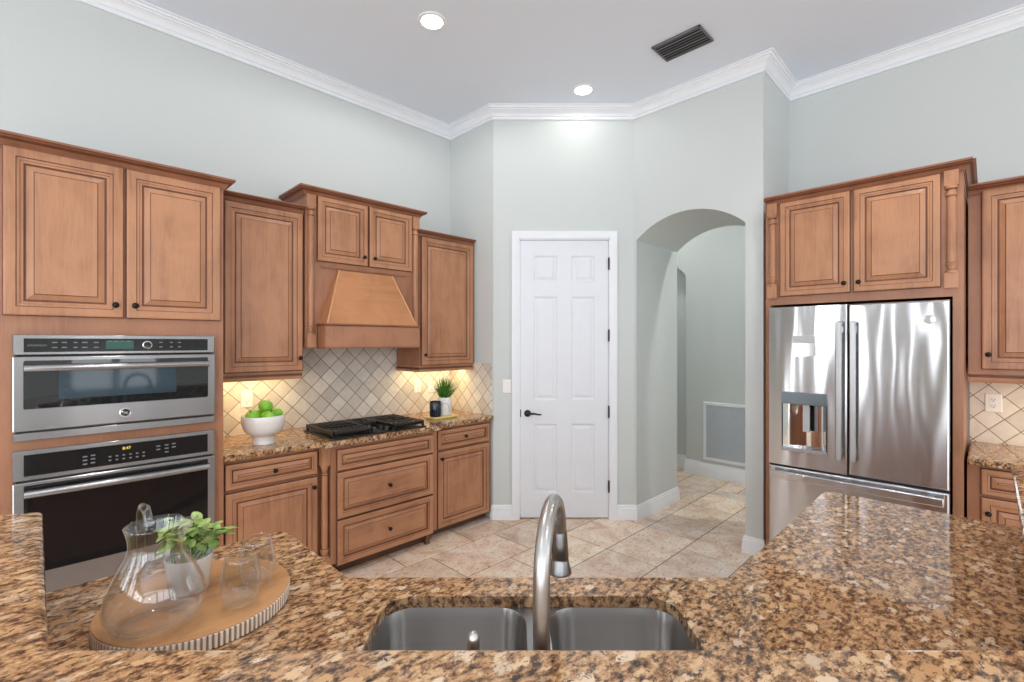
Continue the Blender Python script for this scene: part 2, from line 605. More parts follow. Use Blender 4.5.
        if bevel:
            b = o.modifiers.new('bevel', 'BEVEL')
            b.width = bevel
            b.segments = seg
            b.limit_method = 'ANGLE'
            b.angle_limit = math.radians(40)
        return o


def tag(o, label, cat, group=None, kind=None):
    o['label'] = label
    o['category'] = cat
    if group:
        o['group'] = group
    if kind:
        o['kind'] = kind
    return o


def thing(name, label, cat, loc, rot=0.0, group=None):
    o = bpy.data.objects.new(name, None)
    o.empty_display_size = 0.05
    COL.objects.link(o)
    o.location = loc
    o.rotation_euler = (0, 0, rot)
    return tag(o, label, cat, group)


def struct(o):
    o['kind'] = 'structure'
    return o


def copy_thing(src, loc, label, rot=None):
    r = src.copy()
    COL.objects.link(r)
    r.location = loc
    if rot is not None:
        r.rotation_euler = (0, 0, rot)
    r['label'] = label
    for ch in list(src.children):
        c = ch.copy()
        COL.objects.link(c)
        c.parent = r
        for g in list(ch.children):
            d = g.copy()
            COL.objects.link(d)
            d.parent = c
    return r


def text_part(name, body, size, mat, parent, loc, rot=(PI / 2, 0, 0), extrude=0.0004):
    cu = bpy.data.curves.new(name, 'FONT')
    cu.body = body
    cu.size = size
    cu.extrude = extrude
    cu.align_x = 'CENTER'
    cu.align_y = 'CENTER'
    t = bpy.data.objects.new(name, cu)
    COL.objects.link(t)
    dg = bpy.context.evaluated_depsgraph_get()
    me = bpy.data.meshes.new_from_object(t.evaluated_get(dg))
    bpy.data.objects.remove(t)
    me.materials.clear()
    me.materials.append(mat)
    o = bpy.data.objects.new(name, me)
    COL.objects.link(o)
    o.parent = parent
    o.location = loc
    o.rotation_euler = rot
    return o


def rrect(x0, x1, y0, y1, r, n=6):
    pts = []
    for cx_, cy_, a0 in ((x1 - r, y0 + r, -PI / 2), (x1 - r, y1 - r, 0), (x0 + r, y1 - r, PI / 2), (x0 + r, y0 + r, PI)):
        for k in range(n + 1):
            a = a0 + PI / 2 * k / n
            pts.append((cx_ + r * math.cos(a), cy_ + r * math.sin(a)))
    return pts


def round_corners(poly, radii, n=6):
    out = []
    N = len(poly)
    for i in range(N):
        r = radii.get(i, 0)
        p = Vector(poly[i])
        if not r:
            out.append(tuple(p))
            continue
        a = (Vector(poly[i - 1]) - p).normalized()
        b = (Vector(poly[(i + 1) % N]) - p).normalized()
        half = math.acos(max(-1, min(1, a.dot(b)))) / 2
        t = r / math.tan(half)
        c = p + (a + b).normalized() * (r / math.sin(half))
        s, e = p + a * t - c, p + b * t - c
        a0, a1 = math.atan2(s.y, s.x), math.atan2(e.y, e.x)
        d = (a1 - a0 + PI) % (2 * PI) - PI
        for k in range(n + 1):
            ang = a0 + d * k / n
            out.append((c.x + r * math.cos(ang), c.y + r * math.sin(ang)))
    return out


def slab(name, outer, holes, z0, z1, mats, parent=None, bevel=0.006):
    """flat stone slab with holes cut through"""
    bm = bmesh.new()
    edges = []
    for loop in [outer] + holes:
        vs = [bm.verts.new((x, y, z1)) for x, y in loop]
        for i in range(len(vs)):
            edges.append(bm.edges.new((vs[i], vs[(i + 1) % len(vs)])))
    bmesh.ops.triangle_fill(bm, use_beauty=True, edges=edges, normal=(0, 0, 1))
    ext = bmesh.ops.extrude_face_region(bm, geom=bm.faces[:])
    for e in ext['geom']:
        if isinstance(e, bmesh.types.BMVert):
            e.co.z = z0
    bmesh.ops.recalc_face_normals(bm, faces=bm.faces)
    me = bpy.data.meshes.new(name)
    bm.to_mesh(me)
    bm.free()
    me.materials.append(mats)
    o = bpy.data.objects.new(name, me)
    COL.objects.link(o)
    if parent:
        o.parent = parent
    if bevel:
        b = o.modifiers.new('bevel', 'BEVEL')
        b.width = bevel
        b.segments = 3
        b.limit_method = 'ANGLE'
        b.angle_limit = math.radians(60)
    return o


# ------------------------------------------------------------------ room shell
XW, YW = 4.29, 3.65          # right wall face, left wall face
PX, PY = 2.82, 3.05          # pantry corner
AX, AY0, AY1 = 3.685, 1.14, 2.185   # arch wall face and its two ends


def wall(name, origin, rot, L, H, t, openings=(), mat=None):
    """wall whose face looks along local -y; openings (x0, x1, z0, z1)"""
    xs = sorted({0, L} | {o[0] for o in openings} | {o[1] for o in openings})
    zs = sorted({0, H} | {o[2] for o in openings} | {o[3] for o in openings})
    mb = MB()
    for i in range(len(xs) - 1):
        for k in range(len(zs) - 1):
            mx, mz = (xs[i] + xs[i + 1]) / 2, (zs[k] + zs[k + 1]) / 2
            if any(o[0] < mx < o[1] and o[2] < mz < o[3] for o in openings):
                continue
            mb.box(xs[i], xs[i + 1], 0, t, zs[k], zs[k + 1])
    return struct(mb.build(name, mat or M['wall'], smooth=0, loc=(origin[0], origin[1], 0), rot=rot))


# floor: rows of mixed travertine tiles over a grout bed
rng = random.Random(11)
U = 0.2032
fl = MB()
fl.box(-4.2, 7.2, -4.2, 4.6, -0.06, -0.003, 1)
cols = [None] * 6
x_off, y_off = 3.43 - U * 40, 2.02 - U * 32
g = 0.0034
tiles = []
row = 0
y = y_off
while y < 4.5:
    x = x_off + rng.choice([0, 1, 2, 3]) * U - 3 * U
    while x < 7.1:
        q = rng.random()
        if q < 0.34:
            tiles.append((x, y, 3, 2)); x += 3 * U
        elif q < 0.56:
            tiles.append((x, y, 2, 2)); x += 2 * U
        elif q < 0.84:
            tiles.append((x, y, 2, 1)); tiles.append((x, y + U, 2, 1)); x += 2 * U
        else:
            tiles.append((x, y, 1, 2)); x += U
    y += 2 * U
tile_cols = []
for (tx, ty, a, b) in tiles:
    x0, x1, y0, y1 = tx + g, tx + a * U - g, ty + g, ty + b * U - g
    x0, x1 = max(x0, -4.15), min(x1, 7.15)
    y0, y1 = max(y0, -4.15), min(y1, 4.55)
    if x1 - x0 < 0.01 or y1 - y0 < 0.01:
        continue
    e = 0.004
    fl.add([(x0, y0, -0.003), (x1, y0, -0.003), (x1, y1, -0.003), (x0, y1, -0.003),
            (x0 + e, y0 + e, 0), (x1 - e, y0 + e, 0), (x1 - e, y1 - e, 0), (x0 + e, y1 - e, 0)],
           [(4, 5, 6, 7), (0, 1, 5, 4), (1, 2, 6, 5), (2, 3, 7, 6), (3, 0, 4, 7)], 0)
    k = rng.uniform(0.80, 1.04)
    w = rng.uniform(-0.06, 0.05)
    tile_cols.append((min(1, k + w * 0.4), k, max(0.5, k - w), 1.0))
floor = fl.build('floor', [M['floor'], M['grout']], smooth=0)
att = floor.data.color_attributes.new('tile', 'FLOAT_COLOR', 'CORNER')
base_faces = 6
vals = []
for p in floor.data.polygons:
    c = (1, 1, 1, 1) if p.index < base_faces else tile_cols[(p.index - base_faces) // 5]
    vals += list(c) * p.loop_total
att.data.foreach_set('color', vals)
struct(floor)

struct(MB().box(-4.2, 7.2, -4.2, 4.6, CEIL, CEIL + 0.12).build('ceiling', M['ceiling'], smooth=0))

wall('wall_left', (-4.2, YW), 0, PX + 0.12 + 4.2, CEIL, 0.15)
wall('wall_pantry', (PX, YW), -PI / 2, YW - PY, CEIL, 0.12)
DL = (AX - PX) * S2
DX0, DX1, DTOP = 0.222, 1.016, 2.447     # door opening along the diagonal
wall('wall_diagonal', (PX, PY), -PI / 4, DL, CEIL, 0.12, [(DX0, DX1, -1, DTOP)])

# the wall with the arched passage: a thick block pierced along X
ya, yb, zs, za = 1.262, 2.160, 2.425, 2.600
half = (yb - ya) / 2
rise = za - zs
R_ = (half * half + rise * rise) / (2 * rise)
arc = []
for k in range(25):
    yy = yb - (yb - ya) * k / 24
    arc.append((yy, zs + math.sqrt(max(0, R_ * R_ - (yy - (ya + yb) / 2) ** 2)) - (R_ - rise)))
mb = MB()
X0, X1 = AX, 4.45
mb.box(X0, X1, AY0, ya, 0, zs)
mb.box(X0, X1, yb, AY1, 0, zs)
top = [(AY1, zs)] + arc + [(AY0, zs), (AY0, CEIL), (AY1, CEIL)]
for (p, q) in zip(arc[:-1], arc[1:]):
    mb.add([(x, *p) for x in (X0, X1)] + [(x, *q) for x in (X0, X1)], [(0, 1, 3, 2)])
for x in (X0, X1):
    for (p, q) in zip(arc[:-1], arc[1:]):
        mb.add([(x, *p), (x, *q), (x, q[0], CEIL), (x, p[0], CEIL)], [(0, 1, 2, 3)])
    mb.add([(x, AY1, zs), (x, yb, zs), (x, yb, CEIL), (x, AY1, CEIL)], [(0, 1, 2, 3)])
    mb.add([(x, ya, zs), (x, AY0, zs), (x, AY0, CEIL), (x, ya, CEIL)], [(0, 1, 2, 3)])
mb.add([(X0, AY0, zs), (X1, AY0, zs), (X1, AY0, CEIL), (X0, AY0, CEIL)], [(0, 1, 2, 3)])
mb.add([(X0, AY1, zs), (X1, AY1, zs), (X1, AY1, CEIL), (X0, AY1, CEIL)], [(0, 1, 2, 3)])
struct(mb.build('wall_arch', M['wall'], smooth=30))

wall('wall_right', (XW, AY0), -PI / 2, AY0 + 4.2, CEIL, 0.18)
# hall beyond the arch
HX = 5.44
mb = MB()
mb.box(HX, HX + 0.15, -4.2, 2.53, 0, CEIL)
hy0, hy1, hzs, hza = 2.53, 3.45, 2.33, 2.56
mb.box(HX, HX + 0.15, hy1, 4.2, 0, CEIL)
hh = (hy1 - hy0) / 2
hr = hza - hzs
HR = (hh * hh + hr * hr) / (2 * hr)
harc = []
for k in range(17):
    yy = hy0 + (hy1 - hy0) * k / 16
    harc.append((yy, hzs + math.sqrt(max(0, HR * HR - (yy - (hy0 + hy1) / 2) ** 2)) - (HR - hr)))
for (p, q) in zip(harc[:-1], harc[1:]):
    mb.add([(HX, *p), (HX + 0.15, *p), (HX, *q), (HX + 0.15, *q)], [(0, 1, 3, 2)])
    for x in (HX, HX + 0.15):
        mb.add([(x, *p), (x, *q), (x, q[0], CEIL), (x, p[0], CEIL)], [(0, 1, 2, 3)])
struct(mb.build('wall_hall', M['wall'], smooth=30))
struct(MB().box(HX + 0.15, HX + 0.30, -4.2, 4.2, 0, CEIL).build('wall_far', M['wall'], smooth=0))
struct(MB().box(4.47, HX + 0.15, 4.2, 4.35, 0, CEIL).build('wall_hall_end', M['wall'], smooth=0))
struct(MB().box(4.35, 4.47, AY1, 4.2, 0, CEIL).build('wall_pantry_back', M['wall'], smooth=0))

# walls behind the camera, with unseen windows, partly added to light the room
wall('wall_back', (-4.0, -4.2), PI / 2, 8.0, CEIL, 0.2,
     [(a + 4.2, b + 4.2, c, d) for (a, b, c, d) in WIN_BACK], M['wall_taupe'])
wall('wall_side', (4.3, -4.0), PI, 8.5, CEIL, 0.2,
     [(4.3 - b, 4.3 - a, c, d) for (a, b, c, d) in WIN_SIDE])
wn = 0
for (a, b, c, d) in WIN_BACK:
    wn += 1
    mb = MB()
    mb.box(-4.09, -4.02, a, a + 0.05, c, d).box(-4.09, -4.02, b - 0.05, b, c, d)
    mb.box(-4.09, -4.02, a, b, c, c + 0.06).box(-4.09, -4.02, a, b, d - 0.06, d)
    if b - a > 1:
        m_ = (a + b) / 2
        mb.box(-4.09, -4.02, m_ - 0.09, m_ + 0.09, c, d)
    struct(mb.build('window_%d' % wn, M['trim'], smooth=0))
for (a, b, c, d) in WIN_SIDE:
    wn += 1
    mb = MB()
    mb.box(a, a + 0.05, -4.09, -4.02, c, d).box(b - 0.05, b, -4.09, -4.02, c, d)
    mb.box(a, b, -4.09, -4.02, c, c + 0.06).box(a, b, -4.09, -4.02, d - 0.06, d)
    mb.box((a + b) / 2 - 0.05, (a + b) / 2 + 0.05, -4.09, -4.02, c, d)
    struct(mb.build('window_%d' % wn, M['trim'], smooth=0))

# crown moulding round the ceiling
z = CEIL
crown = [(0, z - 0.104), (0.016, z - 0.104), (0.018, z - 0.092), (0.011, z - 0.087), (0.011, z - 0.079), (0.021, z - 0.074), (0.026, z - 0.056),
         (0.039, z - 0.040), (0.056, z - 0.031), (0.056, z - 0.023), (0.069, z - 0.021), (0.073, z - 0.010), (0.086, z - 0.008), (0.086, z), (0, z)]
ROOM = [(-4.0, YW), (PX, YW), (PX, PY), (AX, AY1), (AX, AY0), (XW, AY0), (XW, -4.0)]
struct(MB().sweep(ROOM, crown).build('trim_1', M['trim'], smooth=35))
# baseboards
bb = [(0, 0), (0.020, 0), (0.020, 0.062), (0.016, 0.072), (0.016, 0.098), (0.011, 0.104), (0.011, 0.116), (0.005, 0.128), (0, 0.128)]


def dpt(s):
    return (PX + s / S2, PY - s / S2)


struct(MB().sweep([(PX, 3.07), (PX, PY), dpt(DX0 - 0.060)], bb).build('baseboard_pantry', M['trim'], smooth=35))
struct(MB().sweep([dpt(DX1 + 0.060), (AX, AY1), (AX, yb), (X1, yb), (X1, AY1 + 1.9)], bb).build('baseboard_arch', M['trim'], smooth=35))
struct(MB().sweep([(X1, ya), (AX, ya), (AX, AY0), (AX + 0.02, AY0)], bb).build('baseboard_jamb', M['trim'], smooth=35))
bbh = [(o, h * 1.3) for (o, h) in bb]
struct(MB().sweep([(HX + 0.15, hy0), (HX, hy0), (HX, -3.9)], bbh).build('baseboard_hall', M['trim'], smooth=35))
struct(MB().sweep([(HX + 0.15, hy1), (HX + 0.15, hy0)], bbh).build('baseboard_far', M['trim'], smooth=35))

# pantry door: casing, slab, lever, hinges
door = bpy.data.objects.new('door_1', None)
COL.objects.link(door)
door.location = (PX, PY, 0)
door.rotation_euler = (0, 0, -PI / 4)
struct(door)
w = 0.060
cas = [(0, 0.0), (0, -0.010), (0.010, -0.014), (0.030, -0.016), (0.046, -0.022), (w, -0.022), (w, 0.0)]


def casing(x0, x1, zt):
    mb = MB()
    vs = []
    for (ix, iz) in ((x0, 0), (x0, zt), (x1, zt), (x1, 0)):
        sx = -1 if ix == x0 else 1
        for (o, y_) in cas:
            vs.append((ix + sx * o, y_, iz + (o if iz else 0)))
    m = len(cas)
    fs = []
    for i in range(3):
        for k in range(m):
            k2 = (k + 1) % m
            fs.append((i * m + k, i * m + k2, (i + 1) * m + k2, (i + 1) * m + k))
    fs.append(tuple(range(m)))
    fs.append(tuple(3 * m + k for k in range(m)))
    mb.add(vs, fs)
    # jamb
    mb.box(x0 - 0.002, x0 + 0.011, 0.0, 0.12, 0, zt)
    mb.box(x1 - 0.011, x1 + 0.002, 0.0, 0.12, 0, zt)
    mb.box(x0, x1, 0.0, 0.12, zt - 0.011, zt + 0.002)
    return mb


casing(DX0, DX1, DTOP).build('door_casing', M['trim'], door, smooth=30)
sx0, sx1, sz0, sz1 = DX0 + 0.0145, DX1 - 0.0145, 0.012, DTOP - 0.0145
mb = MB()
# six-panel slab: grid of stiles and rails with recessed raised panels
pxs = [sx0, sx0 + 0.115, sx0 + 0.330, sx1 - 0.330, sx1 - 0.115, sx1]
pxs = [sx0, sx0 + 0.112, sx0 + 0.325, sx1 - 0.325, sx1 - 0.112, sx1]
pzs = [sz0, 0.225, 0.835, 1.035, 1.945, 2.065, 2.305, sz1]
yf = 0.012
for i in range(5):
    for k in range(7):
        a, b, c, d = pxs[i], pxs[i + 1], pzs[k], pzs[k + 1]
        if i in (1, 3) and k in (1, 3, 5):
            mb.panel(a, b, c, d, yf, 0.03, [(0.0, 0.0, 0), (0.008, 0.002, 0), (0.016, 0.010, 0), (0.026, 0.010, 0), (0.044, 0.003, 0), (0.048, 0.002, 0)])
        else:
            mb.box(a, b, yf, yf + 0.035, c, d)
mb.build('door_slab', M['door_white'], door, smooth=0)
mb = MB()
hx, hz = sx0 + 0.062, 0.922
mb.lathe([(0.030, 0), (0.030, -0.006), (0.024, -0.010), (0.011, -0.012), (0.010, -0.045)], (hx, yf, hz), 'y', 24)
mb.tube([(hx, yf - 0.045, hz), (hx + 0.02, yf - 0.05, hz + 0.003), (hx + 0.06, yf - 0.048, hz + 0.002), (hx + 0.10, yf - 0.046, hz - 0.006), (hx + 0.118, yf - 0.046, hz - 0.004)],
        [0.010, 0.010, 0.008, 0.007, 0.006])
mb.build('door_handle', M['bronze'], door)
for hz in (2.225, 1.60, 0.935, 0.285):
    mb = MB()
    mb.box(sx1 + 0.001, sx1 + 0.010, -0.003, yf + 0.004, hz - 0.05, hz + 0.05)
    mb.lathe([(0.006, -0.05), (0.006, 0.05), (0.003, 0.056)], (sx1 + 0.004, -0.004, hz), 'z', 12)
    mb.build('hinge', M['bronze'], door, smooth=30)
MB().box(DX0, DX1, 0.05, 0.11, 0, 0.011).build('threshold', M['bronze'], door)
MB().box(sx0 - 0.004, sx0 + 0.006, yf - 0.001, yf + 0.03, 0.89, 0.955).build('strike_plate', M['bronze'], door)

# backsplash tile (set on the walls)
mb = MB()
mb.box(0.745, PX, YW - 0.010, YW, 0.905, 1.36)
mb.box(1.29, 2.22, YW - 0.010, YW, 1.36, 1.66)
struct(mb.build('wall_backsplash_left', M['splash_x'], smooth=0))
struct(MB().box(PX - 0.010, PX, 3.065, YW - 0.010, 0.905, 1.36).build('wall_backsplash_pantry', M['splash_y'], smooth=0))
struct(MB().box(XW - 0.010, XW, -1.0, 0.087, 0.905, 1.40).build('wall_backsplash_right', M['splash_y'], smooth=0))


# ------------------------------------------------------------------ cabinet kit (local frame: x right, -y towards the room)
def door_rings(fr=0.050, thin=False):
    return [(0.0, 0.006, 1), (0.003, 0.002, 1), (0.009, 0.0, 0), (fr - 0.014, 0.0, 0), (fr - 0.011, 0.004, 1), (fr - 0.002, 0.0045, 0),
            (fr + 0.001, 0.009, 0), (fr + 0.010, 0.010, 0), (fr + 0.014, 0.0135, 1), (fr + 0.019, 0.0135, 1),
            (fr + 0.042, 0.006, 0), (fr + 0.0455, 0.0035, 1)]


def drawer_rings(fr=0.036):
    return [(0.0, 0.006, 1), (0.003, 0.002, 1), (0.008, 0.0, 0), (fr - 0.010, 0.0, 0), (fr - 0.008, 0.004, 1), (fr - 0.001, 0.005, 0),
            (fr + 0.002, 0.011, 1), (fr + 0.008, 0.0145, 1), (fr + 0.030, 0.005, 0), (fr + 0.033, 0.003, 1)]


def slab_rings(fr=0.03):
    return [(0.0, 0.005, 1), (0.003, 0.002, 1), (0.008, 0.0, 0), (fr - 0.006, 0.0, 0), (fr - 0.003, 0.004, 1), (fr + 0.006, 0.005, 0), (fr + 0.009, 0.007, 1)]


KNOB = [(0.0045, 0.0), (0.0075, -0.001), (0.0055, -0.006), (0.006, -0.012), (0.0125, -0.017), (0.0145, -0.022), (0.0125, -0.027), (0.006, -0.030), (0.0, -0.031)]


def add_knob(parent, x, z, y=0.0, s=1.0):
    return MB().lathe([(r * s, h * s) for r, h in KNOB], (x, y, z), 'y', 18).build('knob', M['bronze'], parent, smooth=60)


def add_door(root, x0, x1, z0, z1, knob=None, name='door', fr=0.050, y=-0.02, thick=0.020):
    d = MB().panel(x0, x1, z0, z1, y, thick, door_rings(fr)).build(name, [M['wood'], M['glaze']], root, smooth=0)
    if knob:
        add_knob(d, knob[0], knob[1], y)
    return d


def add_drawer(root, x0, x1, z0, z1, knob=True, y=-0.02, flat=False, fr=0.036):
    rings = slab_rings() if flat else drawer_rings(fr)
    d = MB().panel(x0, x1, z0, z1, y, 0.020, rings).build('drawer', [M['wood_h'], M['glaze']], root, smooth=0)
    if knob:
        add_knob(d, (x0 + x1) / 2, (z0 + z1) / 2, y)
    return d


def cab_crown(zt, h=0.055, p=0.062):
    zb = zt - h
    return [(-0.004, zb - 0.012), (0.004, zb - 0.012), (0.005, zb - 0.002), (0.010, zb), (0.014, zb + 0.012), (0.024, zb + 0.024),
            (0.038, zb + 0.032), (0.046, zb + 0.036), (0.050, zb + 0.042), (p, zb + 0.044), (p, zt), (-0.004, zt)]


def light_rail(z0, z1):
    return [(-0.02, z0), (0.006, z0), (0.010, z0 + 0.010), (0.010, z1 - 0.030), (0.004, z1 - 0.022), (0.002, z1 - 0.014), (0.006, z1 - 0.008), (0.006, z1), (-0.02, z1)]


def column(root, x, z0, z1, block=0.075, r=0.028, y=0.0, hw=0.030):
    """turned half column with square blocks at top and bottom, set on a stile"""
    mb = MB()
    mb.box(x - hw, x + hw, y - 0.026, y, z0, z0 + block)
    mb.box(x - hw, x + hw, y - 0.026, y, z1 - block, z1)
    a, b = z0 + block, z1 - block
    pr = [(r * 0.95, a), (r, a + 0.006), (r * 0.95, a + 0.014), (r * 0.62, a + 0.018), (r * 0.66, a + 0.030), (r * 0.9, a + 0.046), (r * 0.95, a + 0.052), (r * 0.70, a + 0.058),
          (r * 0.78, a + 0.075), (r * 0.76, (a + b) / 2), (r * 0.72, b - 0.075), (r * 0.70, b - 0.058), (r * 0.95, b - 0.052), (r * 0.9, b - 0.046), (r * 0.66, b - 0.030),
          (r * 0.62, b - 0.018), (r * 0.95, b - 0.014), (r, b - 0.006), (r * 0.95, b)]
    mb.lathe(pr, (x, y - 0.006, 0), 'z', 20)
    # dark glaze in the necks
    for zz in (a + 0.016, a + 0.055, b - 0.055, b - 0.016):
        mb.lathe([(r * 0.72, zz - 0.0035), (r * 0.80, zz), (r * 0.72, zz + 0.0035)], (x, y - 0.006, 0), 'z', 20, 1)
    return mb.build('column', [M['wood'], M['glaze']], root, smooth=35)


# ------------------------------------------------------------------ tall oven cabinet
TF = 3.035    # face-frame plane
TX0, TX1 = -0.115, 0.745
t = thing('tall_cabinet', 'tall maple cabinet at the far left holding both wall ovens below two doors', 'cabinet', (TX0, TF, 0))
W = TX1 - TX0
lx = lambda x: x - TX0
mb = MB()
o0, o1 = lx(-0.064), lx(0.690)
D = YW - 0.004 - TF
# carcass with two oven recesses
mb.box(0, 0.02, 0, D, 0.10, 2.40).box(W - 0.02, W, 0, D, 0.10, 2.40).box(0.02, W - 0.02, D - 0.02, D, 0.10, 2.40)
mb.box(0.02, o0, 0, 0.02, 0.10, 1.64).box(o1, W - 0.02, 0, 0.02, 0.10, 1.64)
mb.box(o0, o1, 0, 0.02, 1.570, 1.64).box(o0, o1, 0, 0.02, 1.055, 1.112).box(o0, o1, 0, 0.02, 0.10, 0.42)
mb.box(0.02, W - 0.02, 0, D - 0.02, 1.64, 2.40).box(0.02, W - 0.02, 0.02, D - 0.02, 1.066, 1.10).box(0.02, W - 0.02, 0.02, D - 0.02, 0.10, 0.405)
mb.build('cabinet_body', M['wood_flat'], t, smooth=0)
MB().box(0.0, W, 0.06, D, 0, 0.10).build('toe_kick', M['toe'], t)
add_door(t, lx(-0.102), lx(0.309), 1.662, 2.403, (lx(0.275), 1.725), fr=0.054)
add_door(t, lx(0.317), lx(0.729), 1.662, 2.403, (lx(0.351), 1.725), fr=0.054)
add_drawer(t, lx(-0.09), lx(0.72), 0.12, 0.385)
MB().sweep([(0, D), (0, 0), (W, 0), (W, D)][::-1] if False else [(0.0, D), (0.0, 0.0), (W, 0.0), (W, 0.198)], [(-o if False else o, z_) for o, z_ in cab_crown(2.454, 0.052, 0.050)], glaze=(0, 2, 5, 7)).build('crown_moulding', [M['wood_trim'], M['glaze']], t, smooth=30)


# ------------------------------------------------------------------ wall ovens
def badge(parent, x, z, y, r=0.022, face=None):
    b = MB().lathe([(r, 0.0), (r, -0.003), (r * 0.86, -0.0045), (r * 0.80, -0.003), (r * 0.80, -0.002)], (x, y, z), 'y', 32).build('badge', M['chrome'], parent)
    MB().lathe([(r * 0.79, -0.0005), (r * 0.79, -0.0028), (0, -0.003)], (x, y, z), 'y', 32).build('badge_disc', face or M['black_panel'], b)
    # the flowing monogram as fine chrome lines
    mb = MB()
    yy = y - 0.0034
    for sgn in (-1, 1):
        pts = []
        for k in range(22):
            a = k / 21 * 1.75 * PI
            rr = r * (0.10 + 0.20 * k / 21)
            pts.append((x + sgn * (r * 0.26 + rr * math.cos(a) * 0.8), yy, z + sgn * (rr * math.sin(a) * 1.2)))
        mb.tube(pts, r * 0.035, 6)
    for k in range(4):
        a0 = k * PI / 2 + 0.3
        pts = [(x + r * 0.66 * math.cos(a0 + j * 0.16), yy, z + r * 0.66 * math.sin(a0 + j * 0.16)) for j in range(8)]
        mb.tube(pts, r * 0.03, 6)
    mb.build('monogram', M['chrome'], b)
    return b


def bar_handle(parent, x0, x1, z, y, stand=0.045, r=0.013, name='handle', mat=None, bow=0.006):
    mb = MB()
    n = 14
    pts = []
    for k in range(n + 1):
        s = k / n
        pts.append((x0 + (x1 - x0) * s, y - stand - bow * math.sin(PI * s), z))
    mb.tube(pts, r, 14)
    for xx in (x0 + 0.02, x1 - 0.02):
        mb.box(xx - 0.010, xx + 0.010, y - stand, y, z - 0.008, z + 0.008)
    return mb.build(name, mat or M['steel'], parent, smooth=50, bevel=0)


OY = -0.027
t = thing('wall_oven', 'stainless steel speed oven with a wide black window, upper of the two built-in ovens', 'oven', (TX0, TF, 0))
a0, a1 = lx(-0.071), lx(0.697)
mb = MB()
mb.box(a0 + 0.012, a1 - 0.012, 0.022, 0.5, 1.114, 1.566)
mb.build('oven_body', M['black'], t)
cp = MB().panel(a0, a1, 1.487, 1.578, OY, 0.027 - 0.001, [(0.0, 0.003, 0), (0.003, 0.0, 0)]).build('control_panel', M['steel'], t, smooth=0)
MB().box(a0 + 0.034, a1 - 0.034, OY - 0.0015, OY + 0.004, 1.500, 1.561).build('control_glass', M['black_panel'], cp)
MB().box(lx(0.240), lx(0.345), OY - 0.0022, OY + 0.002, 1.512, 1.552).build('display', M['display'], cp)
MB().lathe([(0.020, 0), (0.020, -0.005), (0.017, -0.006), (0.0165, -0.004), (0.0, -0.004)], (lx(0.400), OY - 0.001, 1.530), 'y', 28).build('dial', M['chrome'], cp)
MB().lathe([(0.0155, 0), (0.0155, -0.0052), (0, -0.0056)], (lx(0.400), OY - 0.001, 1.530), 'y', 28).build('dial_face', M['black_panel'], cp)
for (xx, ww) in ((0.062, 0.018), (0.094, 0.018), (0.132, 0.014), (0.164, 0.020), (0.205, 0.018), (0.455, 0.014), (0.500, 0.012), (0.535, 0.012)):
    for zz in (1.543, 1.520):
        MB().box(lx(xx) - ww / 2, lx(xx) + ww / 2, OY - 0.0020, OY, zz - 0.0022, zz + 0.0022).build('button_mark', M['mark'], cp)
for k in range(4):
    MB().box(lx(0.246 + k * 0.024), lx(0.262 + k * 0.024), OY - 0.0026, OY, 1.5475, 1.5500).build('display_line', M['mark'], cp)
text_part('brand_lettering', 'advantium', 0.015, M['mark'], cp, (lx(0.005), OY - 0.0018, 1.531))
dr = MB().panel(a0, a1, 1.150, 1.479, OY - 0.004, 0.030, [(0.0, 0.003, 0), (0.004, 0.0, 0)]).build('oven_door', M['steel'], t, smooth=0)
mb = MB()
mb.prism([(x, z_) for x, z_ in rrect(a0 + 0.033, a1 - 0.033, 1.247, 1.462, 0.008)], 0, 0.003)
gl = MB()
gl.v = [(x, OY - 0.0055 + zz, y_) for x, y_, zz in mb.v]
gl.f, gl.m = mb.f, mb.m
gl.build('door_window', M['oven_glass'], dr, smooth=0)
MB().box(lx(0.075), lx(0.520), OY - 0.0062, OY - 0.003, 1.285, 1.415).build('window_mesh', plain('window_mesh', (0.035, 0.06, 0.08, 1), 0.05), dr)  # bluish rectangle painted as the reflection in the oven glass
bar_handle(dr, a0 + 0.036, a1 - 0.036, 1.429, OY - 0.004, 0.040, 0.0155)
badge(dr, lx(0.313), 1.198, OY - 0.004, 0.023)
MB().panel(a0, a1, 1.106, 1.141, OY, 0.026, [(0.0, 0.003, 0), (0.003, 0.0, 0)]).build('bottom_trim', M['steel'], t, smooth=0)
MB().box(a0 + 0.01, a1 - 0.01, OY + 0.012, 0, 1.112, 1.482).build('vent_gap', M['black'], t)

t = thing('wall_oven', 'black glass and steel wall oven with lit clock, lower of the two built-in ovens', 'oven', (TX0, TF, 0))
MB().box(a0 + 0.012, a1 - 0.012, 0.022, 0.5, 0.425, 1.05).build('oven_body', M['black'], t)
cp = MB().panel(a0, a1, 0.930, 1.063, OY, 0.026, [(0.0, 0.003, 0), (0.003, 0.0, 0)]).build('control_panel', M['steel'], t, smooth=0)
MB().box(a0 + 0.034, a1 - 0.034, OY - 0.0015, OY + 0.004, 0.950, 1.044).build('control_glass', M['black_panel'], cp)
text_part('clock_digits', '8:47', 0.019, M['clock'], cp, (lx(0.318), OY - 0.002, 1.022))
for k in range(6):
    for zz in (0.990, 0.972):
        xx = 0.255 + k * 0.026
        MB().box(lx(xx) - 0.005, lx(xx) + 0.005, OY - 0.002, OY, zz - 0.003, zz + 0.003).build('button_mark', M['mark'], cp)
